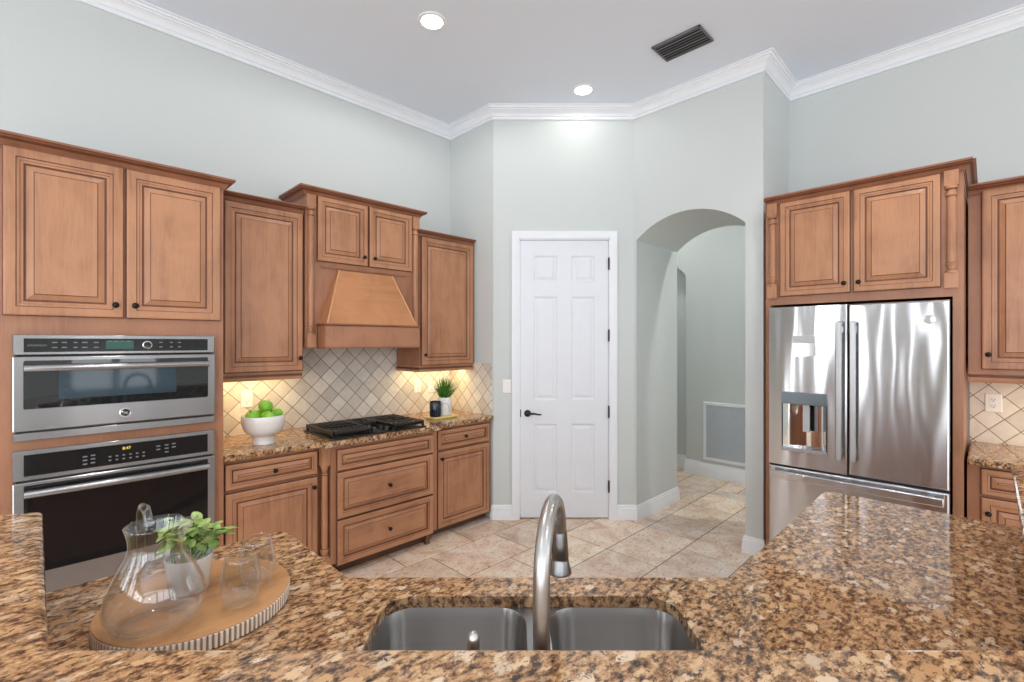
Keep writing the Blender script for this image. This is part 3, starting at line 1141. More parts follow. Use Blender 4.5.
for (xx, zz) in ((0.445, 1.012), (0.480, 1.013), (0.510, 1.015), (0.445, 0.995), (0.480, 0.996), (0.510, 0.998), (0.480, 0.977), (0.165, 1.005), (0.193, 1.007), (0.165, 0.988), (0.193, 0.990), (0.165, 0.970), (0.193, 0.972)):
    MB().box(lx(xx) - 0.008, lx(xx) + 0.008, OY - 0.002, OY, zz - 0.003, zz + 0.003).build('button_mark', M['mark'], cp)
dr = MB().panel(a0, a1, 0.412, 0.922, OY - 0.004, 0.030, [(0.0, 0.003, 0), (0.004, 0.0, 0)]).build('oven_door', M['steel'], t, smooth=0)
MB().box(a0 + 0.034, a1 - 0.034, OY - 0.0055, OY, 0.515, 0.908).build('door_window', M['black_glass'], dr)
bar_handle(dr, a0 + 0.036, a1 - 0.036, 0.878, OY - 0.004, 0.042, 0.0160)
MB().box(a0 + 0.01, a1 - 0.01, OY + 0.012, 0, 0.42, 1.05).build('vent_gap', M['black'], t)


# ------------------------------------------------------------------ wall cabinets on the left wall
def wall_cabinet(label, x0, x1, yface, z0, z1, doors, ztop, rail, crown_path, rot=0, origin=None, depth=None, group=None):
    o = origin or (x0, yface)
    t = thing('wall_cabinet', label, 'cabinet', (o[0], o[1], 0), rot, group)
    W_ = x1 - x0
    MB().box(0, W_, 0, depth, z0, z1).build('cabinet_body', M['wood_flat'], t, smooth=0)
    for d in doors:
        add_door(t, *d)
    MB().sweep(crown_path, cab_crown(ztop, 0.050, 0.052), glaze=(0, 2, 5, 7)).build('crown_moulding', [M['wood_trim'], M['glaze']], t, smooth=30)
    if rail:
        MB().sweep(rail, light_rail(1.298, 1.348), glaze=(3, 4)).build('light_rail', [M['wood_h'], M['glaze']], t, smooth=30)
    return t


UF = 3.300
UD = YW - 0.012 - UF
wall_cabinet('tall single door maple wall cabinet between the oven cabinet and the hood cabinet', 0.748, 1.288, UF, 1.345, 2.438,
             [(0.062, 0.532, 1.353, 2.410, (0.510, 1.438))], 2.462, [(0.0, 0.0), (0.532, 0.0)], [(0.0, 0.0), (0.540, 0.0)], depth=UD)
wall_cabinet('tall single door maple wall cabinet between the hood cabinet and the pantry corner', 2.224, 2.812, UF, 1.345, 2.438,
             [(0.012, 0.562, 1.353, 2.410, (0.040, 1.438))], 2.460, [(0.0, UD), (0.0, 0.0), (0.570, 0.0)], [(0.0, UD * 0.4), (0.0, 0.0), (0.570, 0.0)], depth=UD)

HF = 3.280
HX0, HX1 = 1.296, 2.204
HD = YW - 0.012 - HF
t = thing('hood_cabinet', 'raised maple cabinet with two small doors and turned columns above the range hood', 'cabinet', (HX0, HF, 0))
lx = lambda x: x - HX0
mb = MB()
mb.box(0, HX1 - HX0, 0, HD, 1.665, 2.575)
mb.box(0, lx(1.374), 0, HD, 1.506, 1.665).box(lx(2.126), HX1 - HX0, 0, HD, 1.506, 1.665)
mb.build('cabinet_body', M['wood_flat'], t, smooth=0)
add_door(t, lx(1.372), lx(1.748), 2.105, 2.554, (lx(1.712), 2.168), fr=0.046)
add_door(t, lx(1.760), lx(2.134), 2.105, 2.554, (lx(1.796), 2.168), fr=0.046)
column(t, lx(1.329), 1.508, 2.550, 0.085)
column(t, lx(2.168), 1.508, 2.550, 0.085)
MB().sweep([(0, HD), (0, 0), (HX1 - HX0, 0), (HX1 - HX0, HD)], cab_crown(2.602, 0.054, 0.052), glaze=(0, 2, 5, 7)).build('crown_moulding', [M['wood_trim'], M['glaze']], t, smooth=30)
MB().box(lx(1.40), lx(2.085), -0.014, 0, 2.062, 2.072).build('ledge_strip', M['wood_trim'], t)

t = thing('range_hood', 'tapered golden maple range hood over the gas cooktop', 'range hood', (1.376, HF, 1.503))
z0 = 0.0
mb = MB()
hw_ = 0.748
yF = -0.135
# apron box, open below
mb.box(0, hw_, yF, yF + 0.02, 0, 0.160).box(0, 0.02, yF + 0.02, -0.0, 0, 0.160).box(hw_ - 0.02, hw_, yF + 0.02, 0, 0, 0.160)
mb.box(0.0, hw_, yF, 0, 0.150, 0.165)
mb.build('apron', M['wood_flat'], t, smooth=0, bevel=0.003)
mb = MB()
mb.box(-0.006, hw_ + 0.006, yF - 0.008, 0, 0.158, 0.170)
mb.box(-0.004, hw_ + 0.004, yF - 0.006, 0, -0.002, 0.010)
mb.build('apron_moulding', M['wood_trim'], t, smooth=0, bevel=0.003)
b0, b1, t0, t1, zt = 0.018, hw_ - 0.022, 0.148, 0.572, 0.550
yb_, yt_ = yF + 0.012, -0.022
V = [(b0, 0, 0.170), (b0, yb_, 0.170), (b1, yb_, 0.170), (b1, 0, 0.170), (t0, 0, zt), (t0, yt_, zt), (t1, yt_, zt), (t1, 0, zt)]
MB().add(V, [(0, 1, 5, 4), (1, 2, 6, 5), (2, 3, 7, 6), (3, 0, 4, 7), (4, 5, 6, 7), (0, 3, 2, 1)]).build('canopy', M['hood_wood'], t, smooth=0)
M['bead'] = plain('bead_wood', srgb(204, 156, 112), 0.35)
MB().tube([V[1], V[5]], 0.006, 8).build('corner_bead', M['bead'], t)
MB().tube([V[2], V[6]], 0.006, 8).build('corner_bead', M['bead'], t)
MB().box(0.03, hw_ - 0.03, yF + 0.03, -0.002, 0.06, 0.075).build('filter', M['steel'], t)


# ------------------------------------------------------------------ base cabinets on the left wall
def base_body(t, W_, D_, z1=0.868, toe=0.07, toe_h=0.10):
    MB().box(0, W_, 0, D_, toe_h, z1).build('cabinet_body', M['wood_flat'], t, smooth=0)
    MB().box(0.0, W_, toe, D_, 0.0, toe_h).build('toe_kick', M['toe'], t)


t = thing('base_cabinet', 'maple base cabinet under the fruit bowl with a drawer and one door', 'cabinet', (0.748, 3.07, 0))
base_body(t, 0.546, YW - 0.004 - 3.07)
add_drawer(t, 0.010, 0.537, 0.697, 0.846)
add_door(t, 0.010, 0.537, 0.115, 0.680, (0.507, 0.620))

CF = 3.01
t = thing('cooktop_cabinet', 'projecting maple base cabinet under the cooktop with three wide drawer fronts', 'cabinet', (1.297, CF, 0))
lx = lambda x: x - 1.297
cw = 2.190 - 1.297
mb = MB()
mb.box(0.056, cw, 0, YW - 0.004 - CF, 0.10, 0.868)
mb.box(0.0, 0.056, 0.075, YW - 0.004 - CF, 0.10, 0.868)
mb.build('cabinet_body', M['wood_flat'], t, smooth=0)
MB().box(0.0, cw, 0.08, YW - 0.004 - CF, 0, 0.10).build('toe_kick', M['toe'], t)
add_drawer(t, lx(1.386), lx(2.145), 0.702, 0.842, False)
add_drawer(t, lx(1.386), lx(2.145), 0.388, 0.694, fr=0.046)
add_drawer(t, lx(1.386), lx(2.145), 0.085, 0.380, fr=0.046)
# corner post with turned shaft
mb = MB()
c = (0.0275, 0.030)
mb.box(c[0] - 0.027, c[0] + 0.027, c[1] - 0.027, c[1] + 0.027, 0.745, 0.868)
mb.box(c[0] - 0.027, c[0] + 0.027, c[1] - 0.027, c[1] + 0.027, 0.0, 0.150)
r = 0.026
mb.lathe([(r, 0.150), (r * 1.0, 0.160), (r * 0.7, 0.166), (r * 0.98, 0.190), (r * 0.98, 0.200), (r * 0.68, 0.208), (r * 0.75, 0.235), (r * 0.78, 0.45), (r * 0.72, 0.660),
          (r * 0.66, 0.685), (r * 0.9, 0.692), (r * 0.62, 0.702), (r * 0.7, 0.715), (r * 1.0, 0.738), (r, 0.745)], (c[0], c[1], 0), 'z', 20)
for zz in (0.164, 0.205, 0.688, 0.699):
    mb.lathe([(r * 0.74, zz - 0.004), (r * 0.84, zz), (r * 0.74, zz + 0.004)], (c[0], c[1], 0), 'z', 20, 1)
mb.build('turned_post', [M['wood'], M['glaze']], t, smooth=35, bevel=0)
MB().box(cw - 0.085, cw - 0.050, 0.020, 0.05, 0.0, 0.10).build('foot', M['toe'], t)

t = thing('base_cabinet', 'maple base cabinet with a drawer and a single door, beside the pantry door wall', 'cabinet', (2.206, 3.08, 0))
base_body(t, 0.606, YW - 0.004 - 3.08, toe_h=0.065)
add_drawer(t, 0.030, 0.580, 0.692, 0.846)
add_door(t, 0.030, 0.580, 0.072, 0.678, (0.062, 0.620))

outer = [(0.748, 3.030), (1.268, 3.030), (1.300, 2.965), (2.205, 2.965), (2.240, 3.035), (2.812, 3.035), (2.812, YW - 0.011), (0.748, YW - 0.011)]
ct = slab('countertop', round_corners(outer, {1: 0.02, 2: 0.03, 3: 0.03, 4: 0.02, 5: 0.01}), [], 0.870, 0.905, M['granite'], bevel=0.009)
tag(ct, 'speckled gold granite countertop along the left wall under the cooktop and fruit bowl', 'countertop')

# ------------------------------------------------------------------ gas cooktop
t = thing('gas_cooktop', 'black gas cooktop with cast iron grates set in the granite under the hood', 'cooktop', (1.725, 3.235, 0.906))
hw2, hd2 = 0.372, 0.233
mb = MB()
mb.prism(rrect(-hw2, hw2, -hd2, hd2, 0.015), 0, 0.009)
mb.build('pan', M['iron'], t, smooth=30, bevel=0.003)


def grate(x0, x1, ys=-hd2 + 0.018):
    mb = MB()
    y0, y1 = ys, hd2 - 0.015
    tl = 0.36 * (y1 - y0)
    za_, zb_ = 0.030, 0.050
    for xx in (x0, x1 - 0.014):
        mb.box(xx, xx + 0.014, y0, y1, za_ - 0.006, zb_)
    for yy in (y0, y1 - 0.014, (y0 + y1) / 2 - 0.007):
        mb.box(x0, x1, yy, yy + 0.014, za_ - 0.006, zb_)
    n = max(4, int((x1 - x0) / 0.034))
    for k in range(1, n):
        xx = x0 + (x1 - x0) * k / n
        mb.box(xx - 0.006, xx + 0.006, y0, y0 + tl, za_, zb_)
        mb.box(xx - 0.006, xx + 0.006, y1 - tl, y1, za_, zb_)
    for yy in (y0 + 0.055, y0 + 0.145, y1 - 0.055, y1 - 0.145):
        mb.box(x0, x0 + 0.3 * (x1 - x0), yy - 0.006, yy + 0.006, za_, zb_)
        mb.box(x1 - 0.3 * (x1 - x0), x1, yy - 0.006, yy + 0.006, za_, zb_)
    for xx in (x0, x1 - 0.016):
        for yy in (y0, y1 - 0.016):
            mb.box(xx, xx + 0.016, yy, yy + 0.016, 0.009, za_)
    mb.tube([(x0 + 0.01, y0 + 0.002, 0.040), (x1 - 0.01, y0 + 0.002, 0.040)], 0.013, 10)
    return mb.build('grate', M['iron'], t, smooth=30, bevel=0.003)


grate(-hw2 + 0.016, -0.075)
grate(0.085, hw2 - 0.016)
grate(-0.066, 0.076, 0.0)
for (xx, yy, rr) in ((-0.22, -0.11, 0.042), (-0.22, 0.11, 0.034), (0.225, -0.11, 0.036), (0.225, 0.11, 0.046), (0.005, 0.12, 0.05)):
    MB().lathe([(rr, 0.009), (rr, 0.016), (rr * 0.85, 0.019), (rr * 0.8, 0.026), (rr * 0.5, 0.029), (0, 0.029)], (xx, yy, 0), 'z', 24).build('burner', M['iron'], t)
for k in range(5):
    xx, yy = (-0.045 + 0.05 * (k % 2) * 2 if k < 4 else 0.005), (-0.185 + 0.075 * (k // 2))
    if k == 4:
        yy = -0.01
    kb = MB().lathe([(0.021, 0.009), (0.021, 0.014), (0.018, 0.018), (0.017, 0.032), (0.014, 0.035), (0, 0.035)], (xx, yy, 0), 'z', 20).build('control_knob', M['iron'], t)
    MB().box(xx - 0.003, xx + 0.003, yy - 0.016, yy + 0.016, 0.034, 0.038).build('knob_pointer', M['chrome'], kb)

# ------------------------------------------------------------------ fruit bowl and apples
BX, BY = 1.018, 3.235
t = tag(MB().lathe([(0.0, 0.0), (0.066, 0.0), (0.068, 0.004), (0.064, 0.012), (0.061, 0.046), (0.066, 0.052), (0.090, 0.064), (0.108, 0.084), (0.118, 0.110), (0.123, 0.140), (0.125, 0.174),
                   (0.122, 0.179), (0.117, 0.176), (0.114, 0.140), (0.100, 0.100), (0.080, 0.080), (0.045, 0.070), (0.0, 0.068)], (0, 0, 0), 'z', 48)
        .build('fruit_bowl', M['ceramic'], smooth=60, loc=(BX, BY, 0.906)), 'white footed ceramic bowl of green apples on the left counter', 'bowl')


def apple_mb():
    pr = []
    for k in range(17):
        a = PI * k / 16
        rr = 0.0415 * math.sin(a) ** 0.9 * (1 + 0.08 * math.cos(a))
        zz = 0.036 - 0.036 * math.cos(a)
        if k >= 15:
            zz -= 0.010 * (k - 14) / 2
        if k <= 1:
            zz += 0.005 * (2 - k) / 2
        pr.append((max(rr, 0.0), zz))
    pr[0] = (0.0, pr[0][1])
    pr[-1] = (0.0, pr[-1][1])
    return MB().lathe(pr, (0, 0, 0), 'z', 24)


def apple(loc, label, tilt, src=None):
    if src is None:
        r = thing('green_apple', label, 'apple', loc, 0, 'green apples in the white bowl')
        apple_mb().build('fruit', M['apple'], r, smooth=80)
        MB().tube([(0, 0, 0.058), (0.002, 0, 0.070), (0.006, 0.001, 0.080)], [0.002, 0.0016, 0.002], 6).build('stem', M['stem'], r)
    else:
        r = copy_thing(src, loc, label)
    r.rotation_euler = tilt
    r.location = Vector(loc) - r.rotation_euler.to_matrix() @ Vector((0, 0, 0.036))     # loc is the middle of the fruit
    return r


ap = apple((BX - 0.069, BY - 0.012, 1.086), 'green apple at the left side of the white bowl, low against the rim', (0.3, -0.5, 0))
apple((BX + 0.006, BY - 0.070, 1.082), 'green apple at the front centre of the white bowl, low behind the rim', (0.5, 0.1, 1), ap)
apple((BX + 0.070, BY - 0.008, 1.086), 'green apple at the right side of the white bowl, leaning on the top one', (0.3, 0.6, 2), ap)
apple((BX + 0.012, BY - 0.002, 1.142), 'topmost green apple of the pile in the white bowl', (0.2, 0.3, 0.5), ap)
apple((BX - 0.002, BY + 0.070, 1.082), 'green apple at the back of the white bowl, mostly hidden by the others', (-0.3, 0.1, 0.9), ap)

# ------------------------------------------------------------------ small things by the pantry corner
t = tag(MB().box(-0.125, 0.125, -0.06, 0.06, 0, 0.018).build('wooden_board', M['board'], smooth=0, bevel=0.004, loc=(2.430, 3.268, 0.906)),
        'small pale wooden board under the navy candle and the grass pot', 'board')
t = thing('candle_jar', 'navy blue glass candle jar on the small board beside the grass pot', 'candle', (2.358, 3.262, 0.925))
MB().lathe([(0.0, 0), (0.044, 0), (0.047, 0.004), (0.048, 0.010), (0.048, 0.122), (0.046, 0.126), (0.043, 0.124), (0.043, 0.100), (0, 0.099)], (0, 0, 0), 'z', 36).build('jar', M['navy'], t)
mb = MB()
for k in range(7):
    for j in range(3):
        a = -2.35 + 0.05 * (k - 3)
        pass
a = math.atan2(-3.26, -2.39)
for (da, zz, hh_) in ((-0.12, 0.060, 0.004), (0, 0.066, 0.010), (0.12, 0.060, 0.004), (0.0, 0.055, 0.003), (0.06, 0.063, 0.006), (-0.06, 0.063, 0.006)):
    x_, y_ = 0.0484 * math.cos(a + da), 0.0484 * math.sin(a + da)
    mb.lathe([(0, -hh_), (0.0028, 0), (0, hh_)], (x_, y_, zz), 'z', 6)
mb.build('emblem', M['mark'], t)
t = thing('potted_grass', 'green artificial grass in a white pot at the corner end of the left counter', 'plant', (2.472, 3.285, 0.925))
pot = MB().lathe([(0.0, 0), (0.056, 0), (0.059, 0.004), (0.060, 0.060), (0.058, 0.120), (0.050, 0.146), (0.046, 0.150), (0.043, 0.147), (0.048, 0.12), (0, 0.118)], (0, 0, 0), 'z', 40).build('pot', M['ceramic'], t, smooth=60)
mb = MB()
pts = []
for k in range(19):
    s = k / 18
    an = a + 0.62 * math.cos(PI * s)
    zz = 0.030 + 0.075 * math.sin(PI * s) ** 0.6
    rr_ = 0.0608 - (0.001 if zz > 0.09 else 0)
    pts.append((rr_ * math.cos(an), rr_ * math.sin(an), zz))
mb.tube(pts, 0.0016, 6)
mb.build('arch_line', M['mark'], pot)
rg = random.Random(5)
mb = MB()
for k in range(260):
    a_ = rg.uniform(0, 2 * PI)
    r0 = 0.036 * math.sqrt(rg.random())
    out = rg.uniform(0.15, 1.0) * (0.4 + r0 / 0.036 * 0.6)
    h_ = rg.uniform(0.13, 0.215) * (1 - 0.22 * out)
    wv = rg.uniform(0.0036, 0.0056)
    px_, py_ = r0 * math.cos(a_), r0 * math.sin(a_)
    side = (-math.sin(a_) * wv, math.cos(a_) * wv)
    vs = []
    n = 4
    for j in range(n + 1):
        s = j / n
        d_ = 0.165 * out * s ** 1.25
        x_, y_ = px_ + d_ * math.cos(a_), py_ + d_ * math.sin(a_)
        k_ = 1 - s * 0.92
        vs += [(x_ + side[0] * k_, y_ + side[1] * k_, 0.130 + h_ * s), (x_ - side[0] * k_, y_ - side[1] * k_, 0.130 + h_ * s)]
    mb.add(vs, [(2 * j, 2 * j + 1, 2 * j + 3, 2 * j + 2) for j in range(n)])
mb.build('grass_blades', M['grass'], t, smooth=80)


# ------------------------------------------------------------------ outlets and switch
def plate(name, label, loc, rot, w_=0.075, h_=0.118, kind='outlet'):
    t = thing(name, label, 'switch' if kind == 'switch' else 'outlet', loc, rot)
    mb = MB().panel(-w_ / 2, w_ / 2, -h_ / 2, h_ / 2, -0.006, 0.006, [(0.0, 0.004, 0), (0.004, 0.0, 0)])
    mb.build('cover_plate', M['plate'], t, smooth=0)
    if kind == 'switch':
        MB().panel(-0.017, 0.017, -0.034, 0.034, -0.0105, 0.005, [(0, 0.001, 0), (0.002, 0, 0)]).build('rocker', M['trim'], t, smooth=0)
    else:
        for zz in (-0.020, 0.020):
            s = MB().panel(-0.017, 0.017, zz - 0.015, zz + 0.015, -0.0085, 0.003, [(0, 0.0005, 0), (0.002, 0, 0)]).build('socket', M['trim'], t, smooth=0)
            mb = MB()
            mb.box(-0.008, -0.0055, -0.0090, -0.008, zz - 0.002, zz + 0.008).box(0.0055, 0.008, -0.0090, -0.008, zz - 0.002, zz + 0.008)
            mb.lathe([(0.003, -0.0090), (0.003, -0.008)], (0, 0, zz - 0.008), 'y', 10)
            mb.build('slots', M['slot'], s)
    return t


plate('outlet', 'white outlet on the tiled backsplash above the fruit bowl', (1.036, YW - 0.010, 1.150), 0, 0.078, 0.120)
plate('outlet', 'white outlet on the left tile backsplash between cooktop and candle', (2.434, YW - 0.010, 1.146), 0, 0.072, 0.116)
plate('outlet', 'white outlet half hidden behind the potted grass on the tile backsplash', (2.585, YW - 0.010, 1.130), 0, 0.072, 0.105)
plate('outlet', 'white outlet on the cream backsplash right of the refrigerator', (XW - 0.010, -0.022, 1.160), -PI / 2, 0.078, 0.118)
p = dpt(0.118)
plate('light_switch', 'white rocker light switch on the wall left of the white door', (p[0], p[1], 1.158), -PI / 4, 0.076, 0.118, 'switch')

# ------------------------------------------------------------------ refrigerator
FX = 3.55     # door face
FY1 = 1.062   # left edge as seen
FWd = 0.912
t = thing('refrigerator', 'large stainless steel french door refrigerator with ice and water dispenser', 'refrigerator', (FX, FY1, 0), -PI / 2)
MB().box(0.006, FWd - 0.004, 0.075, 0.70, 0.03, 1.765).build('cabinet_case', plain('fridge_side', (0.02, 0.02, 0.022, 1), 0.4), t, smooth=0)
MB().box(0.03, FWd - 0.03, 0.09, 0.68, 0.0, 0.03).build('base_grille', M['black'], t)
split = 0.446
zb, ztp = 0.722, 1.778


def bowed_door(x0, x1, z0, z1, holes=None):
    mb = MB()
    return mb.panel(x0, x1, z0, z1, 0.0, 0.070, [(0.0, 0.008, 0), (0.004, 0.002, 0), (0.010, 0.0, 0)])


# left door has a pocket for the dispenser
dx0, dx1, dz0, dz1 = FY1 - 0.984, FY1 - 0.722, 0.826, 1.214
mb = MB()
xs_ = [0.0, dx0, dx1, split - 0.003]
zs_ = [zb, dz0, dz1, ztp]
for i in range(3):
    for k in range(3):
        if i == 1 and k == 1:
            continue
        mb.box(xs_[i], xs_[i + 1], 0.0, 0.07, zs_[k], zs_[k + 1])
mb.box(dx0, dx1, 0.062, 0.07, dz0, dz1)
ld = mb.build('left_door', M['steel_fridge'], t, smooth=0)
MB().box(dx0, dx1, -0.006, 0.060, dz1 - 0.080, dz1).build('dispenser_panel', M['panel_grey'], ld, bevel=0.003)
mb = MB()
n = 14
vs = []
for k in range(n + 1):
    s = k / n
    x_ = dx0 + 0.006 + (dx1 - dx0 - 0.012) * s
    y_ = 0.004 + 0.052 * math.sin(PI * s) ** 0.7
    vs += [(x_, y_, dz0 + 0.02), (x_, y_, dz1 - 0.08)]
mb.add(vs, [(2 * k, 2 * k + 1, 2 * k + 3, 2 * k + 2) for k in range(n)])
mb.build('dispenser_recess', M['chrome'], ld, smooth=60)
mb = MB()
mb.box(dx0 + 0.120, dx0 + 0.160, 0.014, 0.030, dz0 + 0.13, dz1 - 0.080)
mb.build('dispenser_paddle', M['panel_light'], ld, bevel=0.003)
MB().box(dx0, dx1, -0.010, 0.058, dz0 - 0.004, dz0 + 0.020).build('drip_tray', M['steel'], ld, bevel=0.003)
mb = MB()
ux0, ux1 = FY1 - 0.916, FY1 - 0.790
mb.box(ux0, ux1, -0.003, 0.0, 1.538, 1.585)
mb.box(ux0 + 0.008, ux1 + 0.006, -0.003, 0.0, 1.452, 1.536, 1)
mb.build('touch_display', [M['panel_light'], M['chrome']], ld)  # thin pale plate above a chrome one
rd = bowed_door(split + 0.003, FWd, zb, ztp).build('right_door', M['steel_fridge'], t, smooth=0)
fz = bowed_door(0.0, FWd, 0.06, zb - 0.012).build('freezer_drawer', M['steel_fridge'], t, smooth=0)


def vhandle(parent, x, z0, z1):
    mb = MB()
    mb.box(x - 0.016, x + 0.016, -0.060, -0.040, z0, z1)
    for zz in (z0 + 0.03, z1 - 0.07):
        mb.box(x - 0.010, x + 0.010, -0.042, 0.0, zz, zz + 0.04)
    mb.build('handle', M['steel'], parent, smooth=30, bevel=0.005)


vhandle(ld, split - 0.038, 0.815, 1.672)
vhandle(rd, split + 0.034, 0.815, 1.672)
mb = MB()
mb.box(0.02, FWd - 0.02, -0.060, -0.040, 0.640, 0.690)
for xx in (0.06, FWd - 0.10):
    mb.box(xx, xx + 0.04, -0.044, 0.0, 0.655, 0.675)
mb.build('handle', M['steel_fridge'], fz, smooth=30, bevel=0.007)
badge(rd, FY1 - 0.234, 1.672, 0.0, 0.026, M['chrome'])
MB().box(0.0, FWd, 0.020, 0.075, zb - 0.012, zb).build('door_gasket', M['black'], t)
MB().box(0.01, FWd - 0.004, 0.075, 0.16, 1.765, 1.785).build('hinge_cover', M['black'], t)

# cabinet round the refrigerator
CX = 3.620
t = thing('refrigerator_cabinet', 'maple surround over the refrigerator with two raised panel doors and turned columns', 'cabinet', (CX, 1.104, 0), -PI / 2)
CW = 1.104 - 0.097
CD = XW - 0.004 - CX
mb = MB()
mb.box(0, CW, 0, CD, 1.800, 2.515)
mb.box(CW - 0.044, CW, 0, CD, 0, 1.800)
mb.box(0, 0.034, 0, CD, 0, 1.800)
mb.build('cabinet_body', M['wood_flat'], t, smooth=0)
lx = lambda y_: 1.104 - y_
add_door(t, lx(1.012), lx(0.612), 1.855, 2.495, (lx(0.642), 1.915), fr=0.048)
add_door(t, lx(0.597), lx(0.189), 1.855, 2.495, (lx(0.567), 1.915), fr=0.048)
column(t, lx(1.058), 1.846, 2.500, 0.085)
column(t, lx(0.146), 1.846, 2.500, 0.085)
MB().sweep([(0.0, 0), (CW, 0), (CW, CD)], cab_crown(2.548, 0.056, 0.038), glaze=(0, 2, 5, 7)).build('crown_moulding', [M['wood_trim'], M['glaze']], t, smooth=30)

# right of the refrigerator
RF = 3.94
t = thing('wall_cabinet', 'maple wall cabinet at the right edge, right of the refrigerator surround', 'cabinet', (RF, 0.085, 0), -PI / 2)
RD = XW - 0.012 - RF
MB().box(0, 0.98, 0, RD, 1.364, 2.45).build('cabinet_body', M['wood_flat'], t, smooth=0)
add_door(t, 0.055, 0.500, 1.385, 2.435, (0.085, 1.472), fr=0.056)
add_door(t, 0.508, 0.953, 1.385, 2.435, (0.923, 1.472), fr=0.056)
MB().sweep([(0, 0), (0.98, 0)], cab_crown(2.470), glaze=(0, 2, 5, 7)).build('crown_moulding', [M['wood_trim'], M['glaze']], t, smooth=30)
MB().sweep([(0, 0), (0.98, 0)], light_rail(1.308, 1.366), glaze=(3, 4)).build('light_rail', [M['wood_h'], M['glaze']], t, smooth=30)

t = thing('base_cabinet', 'maple base cabinet right of the refrigerator, seen past the island corner', 'cabinet', (3.70, 0.085, 0), -PI / 2)
base_body(t, 0.98, XW - 0.004 - 3.70)
for i in range(2):
    xx = 0.055 + i * 0.455
    add_drawer(t, xx, xx + 0.445, 0.705, 0.850)
    add_door(t, xx, xx + 0.445, 0.115, 0.692, (xx + 0.03, 0.610))
ct = slab('countertop', [(3.635, -0.895), (XW - 0.011, -0.895), (XW - 0.011, 0.084), (3.635, 0.084)], [], 0.870, 0.905, M['granite'], bevel=0.009)
tag(ct, 'speckled granite countertop right of the refrigerator under the cream backsplash', 'countertop')


# ------------------------------------------------------------------ island: low counter with sink, raised bar behind it
def cw_(x, y_):
    """plan point from camera-side axes: x to the right, y away from the bar"""
    return ((x + y_) / S2, (y_ - x) / S2)


riser_in = [(-0.03, 1.70), (-0.03, 0.99), (1.05, -0.09), (2.41, -0.09)]
low = [(-0.03, 1.70), (0.600, 1.70), (0.600, 1.232), (1.335, 0.497), (2.405, 0.497), (2.405, -0.09), (1.05, -0.09), (-0.03, 0.99)]
low_r = round_corners(low, {1: 0.045, 2: 0.03, 3: 0.03, 4: 0.045})
hole = [cw_(x, y_) for x, y_ in rrect(-0.312, 0.400, 0.820, 1.200, 0.075, 8)]
ct = slab('countertop', low_r, [hole], 0.876, 0.905, M['granite'], bevel=0.008)
tag(ct, 'low speckled granite island countertop with the sink cut into it', 'countertop')
bar = [(0.014, 1.84), (0.014, 1.012), (1.086, -0.06), (2.565, -0.06), (2.600, -0.12), (2.60, -0.50), (0.86, -0.50), (-0.43, 0.79), (-0.43, 1.80), (-0.34, 1.885), (-0.20, 1.915), (-0.075, 1.885)]
bt = slab('bar_top', bar, [], 1.048, 1.080, M['granite'], bevel=0.010)
tag(bt, 'raised speckled granite bar top in the foreground wrapping behind the sink', 'countertop')

t = thing('bar_wall', 'granite faced knee wall carrying the raised bar top behind the sink', 'knee wall', (0, 0, 0))
ri = [(-0.034, 1.72), (-0.034, 0.988), (1.048, -0.094), (2.43, -0.094)]
ro = [(2.43, -0.25), (0.985, -0.25), (-0.19, 0.925), (-0.19, 1.72)]
MB().prism(ri + ro, 0.0, 1.046).build('wall_core', M['wall'], t, smooth=0)
MB().sweep([(-0.034, 1.70), (-0.034, 0.988), (1.048, -0.094), (2.405, -0.094)][::-1], [(0, 0.907), (0.003, 0.907), (0.003, 1.046), (0, 1.046)]).build('granite_riser', M['granite'], t, smooth=0)

t = thing('island_cabinet', 'maple island base cabinets under the low granite countertop', 'cabinet', (0, 0, 0))
face = [(-0.02, 1.66), (0.565, 1.66), (0.565, 1.218), (1.320, 0.463), (2.365, 0.463), (2.365, -0.08)]
MB().sweep(face, [(0, 0.10), (0.0, 0.868), (0.02, 0.868), (0.02, 0.10)]).build('cabinet_body', M['wood_flat'], t, smooth=0)
toe = [(-0.02, 1.60), (0.505, 1.60), (0.505, 1.193), (1.295, 0.403), (2.305, 0.403), (2.305, -0.08)]
MB().sweep(toe, [(0, 0.0), (0.0, 0.10), (0.02, 0.10), (0.02, 0.0)]).build('toe_kick', M['toe'], t, smooth=0)

# sink: frame along the 45 degree axis
t = thing('kitchen_sink', 'double bowl stainless steel undermount sink in the island counter', 'sink', (0, 0, 0), -PI / 4)


def bowl(x0, x1, y0, y1, zt_, depth):
    mb = MB()
    rings = []
    prof = [(0.0, 0.0), (0.002, -0.004), (0.004, -0.03), (0.010, -depth + 0.035), (0.018, -depth + 0.014), (0.036, -depth + 0.003), (0.075, -depth)]
    n = 8
    vs = []
    for (ins, dz) in prof:
        vs += [(x, y_, zt_ + dz) for x, y_ in rrect(x0 + ins, x1 - ins, y0 + ins, y1 - ins, max(0.075 - ins * 0.3, 0.02), n)]
    m = 4 * (n + 1)
    fs = []
    for i in range(len(prof) - 1):
        for k in range(m):
            k2 = (k + 1) % m
            fs.append((i * m + k, i * m + k2, (i + 1) * m + k2, (i + 1) * m + k))
    fs.append(tuple((len(prof) - 1) * m + k for k in range(m)))
    mb.add(vs, fs)
    o = mb.build('bowl', M['steel_sink'], t, smooth=60)
    for p_ in o.data.polygons:
        pass
    return o


